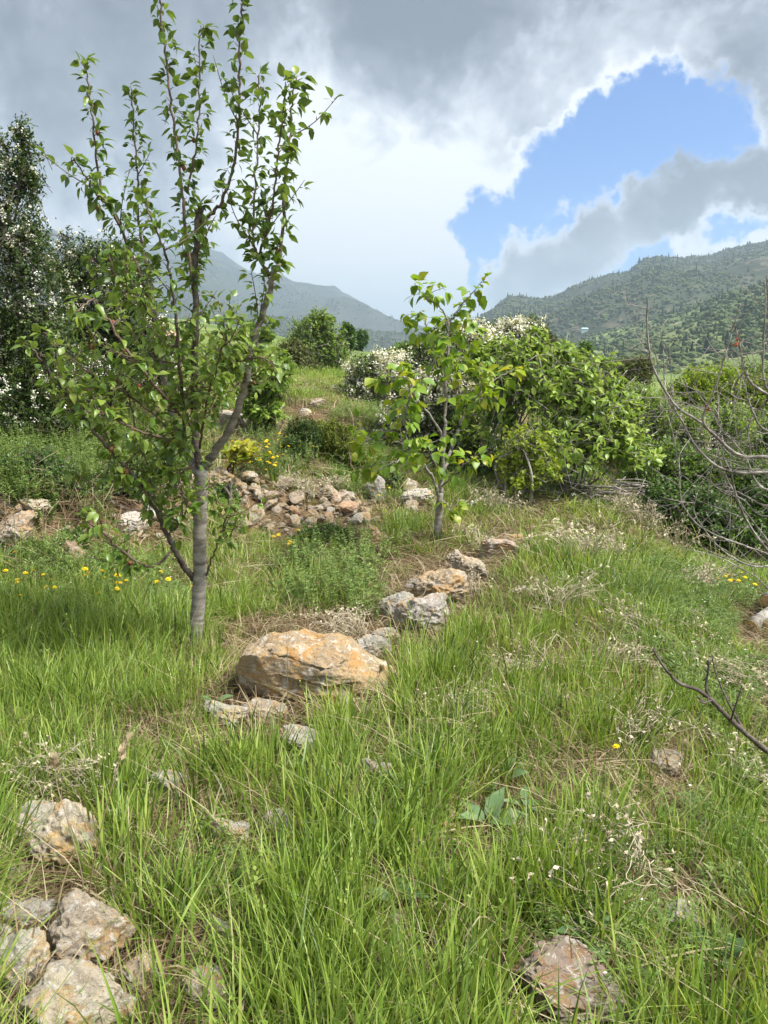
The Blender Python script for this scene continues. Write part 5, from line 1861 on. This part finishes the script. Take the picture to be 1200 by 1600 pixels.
def fallen_branch():
    Y = 2.75
    c0 = G(1235, 1215)
    T = TreeMaker('bare_branch', 'dark bare branch poking up from the lower right edge over the grass', 'branch', c0)
    s = Y / FPX
    for spec, r0, r1 in [
            ([(1250, 1205, -.05), (1205, 1178), (1165, 1146), (1135, 1118), (1112, 1094), (1090, 1078), (1062, 1068), (1042, 1048), (1028, 1028), (1020, 1014)], 6.5, 1.8),
            ([(1110, 1094), (1103, 1076), (1106, 1052), (1108, 1032)], 3.4, 1.8),
            ([(1165, 1146), (1150, 1120, .1), (1132, 1085, .15), (1118, 1050, .2), (1112, 1022, .2)], 3.2, 1.0),
            ([(1142, 1126), (1150, 1100, -.1), (1160, 1070, -.1)], 2.0, .9),
            ([(1112, 1094), (1098, 1098, -.05), (1090, 1088, -.05)], 2.2, 1.0)]:
        pts = smooth_path(limb_world(spec, Y), 7)
        b = Buf()
        tube(b, pts, np.linspace(r0, r1, len(pts)) * s * .8, 8, rough=.08)
        for k in range(3, len(pts) - 1, 3):
            dv = norm(RNG.normal(size=3) + np.array([0, 0, .5]))
            tube(b, [pts[k], pts[k] + dv * RNG.uniform(.008, .022)], [.004, .0025], 4)
        T.part('branch', b, M['darkbark'])


fallen_branch()


def brush_pile():
    c0 = G(900, 792)
    T = TreeMaker('brush_pile', 'heap of dead grey branches under the broad leaved bush', 'brush pile', c0)
    for i in range(95):
        px, py = RNG.uniform(790, 1010), RNG.uniform(752, 786)
        a = P(px, py, RNG.uniform(7.9, 8.9))
        a[2] = max(a[2], h1(a[0], a[1]) + .02)
        dv = norm(np.array([RNG.normal(0, 1), RNG.normal(0, .5), RNG.normal(0, .16)]))
        ln = RNG.uniform(.25, .9)
        q = smooth_path([a - dv * ln / 2, a + RNG.normal(0, .04, 3), a + dv * ln / 2 + np.array([0, 0, RNG.normal(0, .05)])], 4)
        q[:, 2] = np.maximum(q[:, 2], H(q[:, 0], q[:, 1]) + .01)
        b = Buf()
        tube(b, q, np.linspace(RNG.uniform(.006, .014), .003, len(q)), 5, rough=.08)
        link('stick', b.mesh('stick', M['greytwig'], c0), T.root)


brush_pile()


def logs():
    for i, (px, py, r, ln, lb) in enumerate([(1172, 990, .05, .42, 'cut log with an orange end lying in front at the right edge'), (1198, 992, .05, .5, 'thicker cut log beside the front log at the right edge'),
                                             (1196, 966, .055, .5, 'grey barked log lying on the two cut logs at the right edge')]):
        c = G(px, py)
        c[2] += r * (.9 if i < 2 else 2.3)
        root = thing('cut_log', lb, 'log', tuple(c), 'cut logs at the right edge')
        d = norm(np.array([.75, .65, .06 + .05 * i]))
        b = Buf()
        q = np.array([d * t for t in np.linspace(0, ln, 7)])
        tube(b, q, r * np.array([1, 1.02, .97, 1, 1.03, .98, .95]), 12, rough=.03)
        link('bark', b.mesh('bark', M['greytwig']), root)
        e = Buf()
        tube(e, [-d * .004, d * .002], [r * .9, r * .92], 12)
        link('cut_end', e.mesh('cut_end', M['cutwood'], smooth=False), root)


logs()


# ------------------------------------------------------------------ dry weeds, stalks
def dry_weed_mesh(seed, n=38, spread=.21, hgt=.15):
    b = Buf()
    a0 = RNG.uniform(0, 6.28)
    for i in range(n):
        a = a0 + RNG.normal(0, 1.0)
        p0 = np.array([RNG.normal(0, .05), RNG.normal(0, .05), -.05])
        r = spread * RNG.uniform(.3, 1.5)
        tip = p0 + np.array([r * math.cos(a), r * math.sin(a), .05 + hgt * RNG.uniform(.1, 1.0)])
        mid = p0 * .5 + tip * .5 + RNG.normal(0, .035, 3) + np.array([0, 0, .05])
        q = smooth_path([p0, mid, tip, tip + RNG.normal(0, .05, 3) - np.array([0, 0, .02])], 4)
        q += RNG.normal(0, .004, q.shape)
        tube(b, q, np.linspace(.0024, .0011, len(q)), 3, RNG.random())
        for k in range(RNG.integers(2, 7)):
            e = q[RNG.integers(3, len(q))]
            dv = RNG.normal(0, .035, 3) + np.array([0, 0, .008])
            tube(b, [e, e + dv * .6 + RNG.normal(0, .006, 3), e + dv], .0010, 3, RNG.random())
            m = RNG.integers(1, 5)
            place(b, LEAF_QUAD, np.tile(e + dv, (m, 1)), rdir(m), rdir(m), RNG.uniform(.008, .024, m), RNG.random(m))
    return b


WEED = [dry_weed_mesh(i).mesh('dry_weed', M['deadtwig']) for i in range(9)]
WG = 'dead thistle tangles on the grassy bank'
for px, py, s, lb in [
        (912, 878, 1.3, 'bleached thistle tangle at the upper middle of the right bank'), (872, 962, 1.25, 'largest pale thistle tangle in the middle of the right bank'),
        (958, 880, 1.0, 'thin dry tangle right of the uppermost thistle tangle'), (1010, 838, 1.3, 'dry tangle on the crest beside the bramble'),
        (1060, 862, 1.4, 'bleached dead tangle below the dark bramble'), (985, 812, 1.1, 'dry tangle at the crest near the brush pile'),
        (1010, 1010, 1.0, 'dry tangle just above the bare branch'), (1090, 1020, .9, 'dead thistle heads behind the upright fork of the bare branch'),
        (955, 1050, .8, 'small dry tangle left of the bare branch'), (985, 1165, .8, 'dry tangle in the turf below the bare branch'),
        (1075, 930, .9, 'dry thistle heads in the feathery herbs on the right'), (830, 1060, .7, 'low dry tangle in the middle of the near bank'),
        (780, 805, 1.2, 'pale dry stems right of the young tree'), (755, 865, .9, 'dry stems leaning over the edge stones'), (730, 940, .8, 'dry tuft right of the ochre block'),
        (480, 775, 1.1, 'grey dead cushion on top of the rubble strip'), (515, 768, .9, 'grey dead twigs beside the pointed stone'),
        (1150, 1240, .7, 'dry weed at the right edge below the branch'), (960, 1400, .8, 'dark dead weed in the near right grass'), (60, 1250, .9, 'grey woolly dead weed at the left edge'),
        (270, 780, 1.0, 'dry stems behind the pear trunk fork'), (1190, 1100, .9, 'dead stems at the right edge above the branch tip'), (690, 1130, .6, 'dry tuft right of the boulder'), (560, 1000, .7, 'dry tuft behind the boulder')]:
    q = G(px, py)
    o = link('dry_weed', WEED[random.randrange(9)], loc=(q[0], q[1], q[2] + .06))
    o.scale = (s * random.uniform(.9, 1.5), s * random.uniform(.8, 1.2), s * random.uniform(.7, 1.2))
    o.rotation_euler = (random.uniform(-.3, .3), random.uniform(-.3, .3), random.uniform(0, 6.28))
    tag(o, lb, 'dry weed', WG)


def stalk(name, label, pts, Y, r=.0028, head=True):
    q0 = P(pts[0][0], pts[0][1], Y)
    base = np.array([q0[0], q0[1], h1(q0[0], q0[1])])
    root = thing(name, label, 'dry stalk', tuple(base))
    p = smooth_path(limb_world(pts, Y), 8)
    b = Buf()
    tube(b, p, np.linspace(r, r * .45, len(p)), 5, .7)
    link('stem', b.mesh('stem', M['straw'], base), root)
    if head:
        h = Buf()
        m = 14
        place(h, LEAF_QUAD, p[-4:][RNG.integers(0, 4, m)] + RNG.normal(0, .003, (m, 3)), norm(p[-1] - p[-5]) + RNG.normal(0, .25, (m, 3)), rdir(m), RNG.uniform(.015, .03, m), RNG.uniform(.5, 1, m))
        link('seed_head', h.mesh('seed_head', M['straw'], base), root)


stalk('dry_stalk', 'long pale dry stalk curving up in front of the near left stones', [(118, 1530), (135, 1420), (150, 1330), (172, 1240, .05), (197, 1160, .1)], 1.75)
stalk('dry_stalk', 'second dry stalk bending to the left in front of the near left stones', [(133, 1440), (128, 1370), (108, 1290), (90, 1230, .05), (84, 1186, .05)], 1.85)
stalk('dry_stalk', 'thin dark stem sticking up before the boulder', [(449, 1105), (449, 1060), (449, 1020), (448, 995)], 2.95, .002, False)
stalk('dry_stalk', 'dark slanting stem in the near right grass', [(955, 1380), (980, 1360), (1005, 1335), (1018, 1322)], 2.1, .003, False)
stalk('dry_stalk', 'thin straw leaning against the foot of the pear trunk', [(292, 1010), (300, 970), (310, 945), (318, 930)], 3.95, .002, False)
stalk('dry_stalk', 'pale straw bending over the right end of the boulder', [(560, 1150), (575, 1110), (588, 1070), (595, 1045)], 2.9, .002)


# ------------------------------------------------------------------ broad weeds and flowers
def broad_weed(px, py, n, size, label):
    q = G(px, py)
    root = thing('broad_weed', label, 'weed', tuple(q), 'broad leaved weeds in the near grass')
    tp = leaf_tpl(.5, .3, .25, .5)
    for i in range(n):
        b = Buf()
        a = i * 2.4 + RNG.uniform(0, 1)
        ax = np.array([[math.cos(a), math.sin(a), RNG.uniform(.5, 1.3)]])
        place(b, tp, np.array([[.01 * math.cos(a), .01 * math.sin(a), .06]]), ax, np.array([[0, 0, 1.0]]) + RNG.normal(0, .15, (1, 3)), [size * RNG.uniform(.7, 1.1)], [RNG.random()])
        link('leaf', b.mesh('leaf', M['dock']), root)


for a in [(760, 1310, 6, .12, 'grey green broad leaved weed beside the yellow ochre stone'), (600, 1330, 5, .11, 'broad leaved weed in the grass below the boulder'), (820, 1290, 4, .09, 'small broad leaved weed near the reddish stone'),
          (620, 1440, 4, .11, 'broad leaf weed in the middle of the near grass'), (640, 1260, 5, .10, 'broad leaved weed right of the upright grey white stone'), (915, 1500, 5, .11, 'broad leaved weed above the dark brown rock'),
          (1110, 1530, 4, .10, 'broad leaved weed at the lower right'), (335, 1120, 3, .09, 'upright broad leaves left of the boulder'), (785, 1240, 4, .09, 'broad leaved weed on the bank right of the boulder')]:
    broad_weed(*a)


def flower_mesh(kind):
    b = Buf()
    h = .16
    tube(b, smooth_path([(0, 0, -.02), (.008, 0, h * .5), (0, .006, h)], 3), .0016, 3, .5, 0)
    if kind == 'yellow':
        m = 9
        a = np.linspace(0, 6.283, m, endpoint=False)
        place(b, LEAF_SMALL, np.tile([0, .006, h], (m, 1)), np.c_[np.cos(a), np.sin(a), np.full(m, .35)], np.tile([0, 0, 1.0], (m, 1)), .018, RNG.random(m), 1)
        place(b, LEAF_SMALL, np.tile([0, .006, h + .003], (m, 1)), np.c_[np.cos(a + .3), np.sin(a + .3), np.full(m, .9)], np.tile([0, 0, 1.0], (m, 1)), .012, RNG.random(m), 1)
    else:
        m = 26
        r = .035 * np.sqrt(RNG.random(m))
        a = RNG.uniform(0, 6.28, m)
        place(b, BLOSSOM, np.c_[r * np.cos(a), r * np.sin(a), h + .008 * RNG.random(m)], rdir(m), np.tile([0, 0, 1.0], (m, 1)), .014, RNG.uniform(.5, 1, m), 1)
        for k in range(8):
            tube(b, [(0, 0, h * .8), (r[k] * math.cos(a[k]), r[k] * math.sin(a[k]), h)], .0008, 3, .5, 0)
    return b.mesh(kind + '_flower', [M['herb'], M['yellow'] if kind == 'yellow' else M['white']])


YF = [flower_mesh('yellow') for _ in range(3)]
WF = [flower_mesh('white') for _ in range(3)]


def flowers(name, meshes, n, cx, cy_, rx, ry, label, group, s0=.8, s1=1.2, cat='flower'):
    for _ in range(n):
        px = cx + random.gauss(0, rx * .55)
        q = G(px, cy_ + random.gauss(0, ry * .55))
        o = link(name, random.choice(meshes), loc=tuple(q))
        s = random.uniform(s0, s1)
        o.scale = (s, s, s)
        o.rotation_euler = (random.uniform(-.2, .5), random.uniform(-.3, .3), random.uniform(0, 6.28))
        tag(o, label, cat, group)


flowers('yellow_flower', YF, 22, 160, 950, 130, 26, 'yellow wildflower in the meadow left of the pear trunk', 'yellow flowers left of the pear trunk', 1.0, 1.5)
flowers('yellow_flower', YF, 16, 30, 930, 40, 40, 'yellow wildflower near the left edge under the bank', 'yellow flowers near the left edge', .9, 1.3)
flowers('yellow_flower', YF, 26, 420, 745, 22, 22, 'yellow wildflower in the dense cluster above the rubble', 'yellow flowers above the rubble', 1.0, 1.5)
flowers('yellow_flower', YF, 26, 465, 712, 45, 12, 'yellow wildflower in the strip below the cushion shrubs', 'yellow flowers below the cushion shrubs', 1.0, 1.5)
flowers('yellow_flower', YF, 8, 590, 790, 12, 14, 'yellow wildflower beside the pointed grey stone', 'yellow flowers by the pointed stone', 1.0, 1.4)
flowers('yellow_flower', YF, 8, 440, 870, 40, 14, 'yellow wildflower in grass at the lower end of the rubble', 'yellow flowers under the rubble', 1.0, 1.3)
flowers('yellow_flower', YF, 10, 1140, 945, 40, 16, 'yellow wildflower on the right bank near the logs', 'yellow flowers near the logs', 1.0, 1.3)
flowers('yellow_flower', YF, 6, 370, 725, 30, 20, 'yellow wildflower beside the pale sucker shoot', 'yellow flowers by the sucker shoot', 1.0, 1.4)
flowers('yellow_flower', YF[:1], 1, 973, 1222, 1, 1, 'single bright yellow flower in the near right grass', 'single yellow flowers', .95, 1.0)
flowers('white_flower', WF, 8, 915, 790, 50, 6, 'flat white umbel on the crest below the brush pile', 'white umbels on the crest', .8, 1.1)
flowers('white_flower', WF, 3, 865, 835, 22, 7, 'flat white umbel in the upper right bank', 'white umbels in the bank', .7, .9)
flowers('white_flower', WF, 5, 745, 800, 20, 8, 'white flower right of the young tree trunk', 'white flowers by the young tree', .6, .9)
flowers('white_flower', WF, 5, 110, 1010, 90, 30, 'small white flower in the grass left of the pear tree', 'white flowers in the left grass', .45, .6)


# ------------------------------------------------------------------ air
def haze():
    m, g = new_mat('air')
    out = g.n('ShaderNodeOutputMaterial')
    pv = g.n('ShaderNodeVolumePrincipled')
    pv.inputs['Color'].default_value = (0.50, 0.62, 0.78, 1)
    pv.inputs['Density'].default_value = 0.00036
    pv.inputs['Anisotropy'].default_value = 0.2
    g.t.links.new(pv.outputs[0], out.inputs['Volume'])
    zlo, zhi = HAZE_Z
    s = 6200
    v = np.array([(x, y, z) for x in (-s, s) for y in (-s, s) for z in (zlo, zhi)])
    b = Buf()
    b.add(v, [(0, 1, 3), (0, 3, 2), (4, 6, 7), (4, 7, 5), (0, 4, 5), (0, 5, 1), (2, 3, 7), (2, 7, 6), (1, 5, 7), (1, 7, 3), (0, 2, 6), (0, 6, 4)])
    link('haze', b.mesh('haze', m, smooth=False), kind='stuff')


_top = max(float(g_[..., 2].max()) for g_ in (GRID_R, GRID_S, GRID_L, GRID_N))
_low = min(float(g_[..., 2].min()) for g_ in (GRID_R, GRID_S, GRID_L, GRID_N))
_ge = bpy.data.objects['ground'].data
_gz = np.empty(len(_ge.vertices) * 3, np.float32)
_ge.vertices.foreach_get('co', _gz)
HAZE_Z = (min(_low, float(_gz[2::3].min())) - 1.5, max(_top, float(_gz[2::3].max())) + 25)
haze()
print('haze z', HAZE_Z, 'tris', sum(len(o.data.polygons) for o in scene.objects if o.type == 'MESH'), 'objects', len(scene.objects))
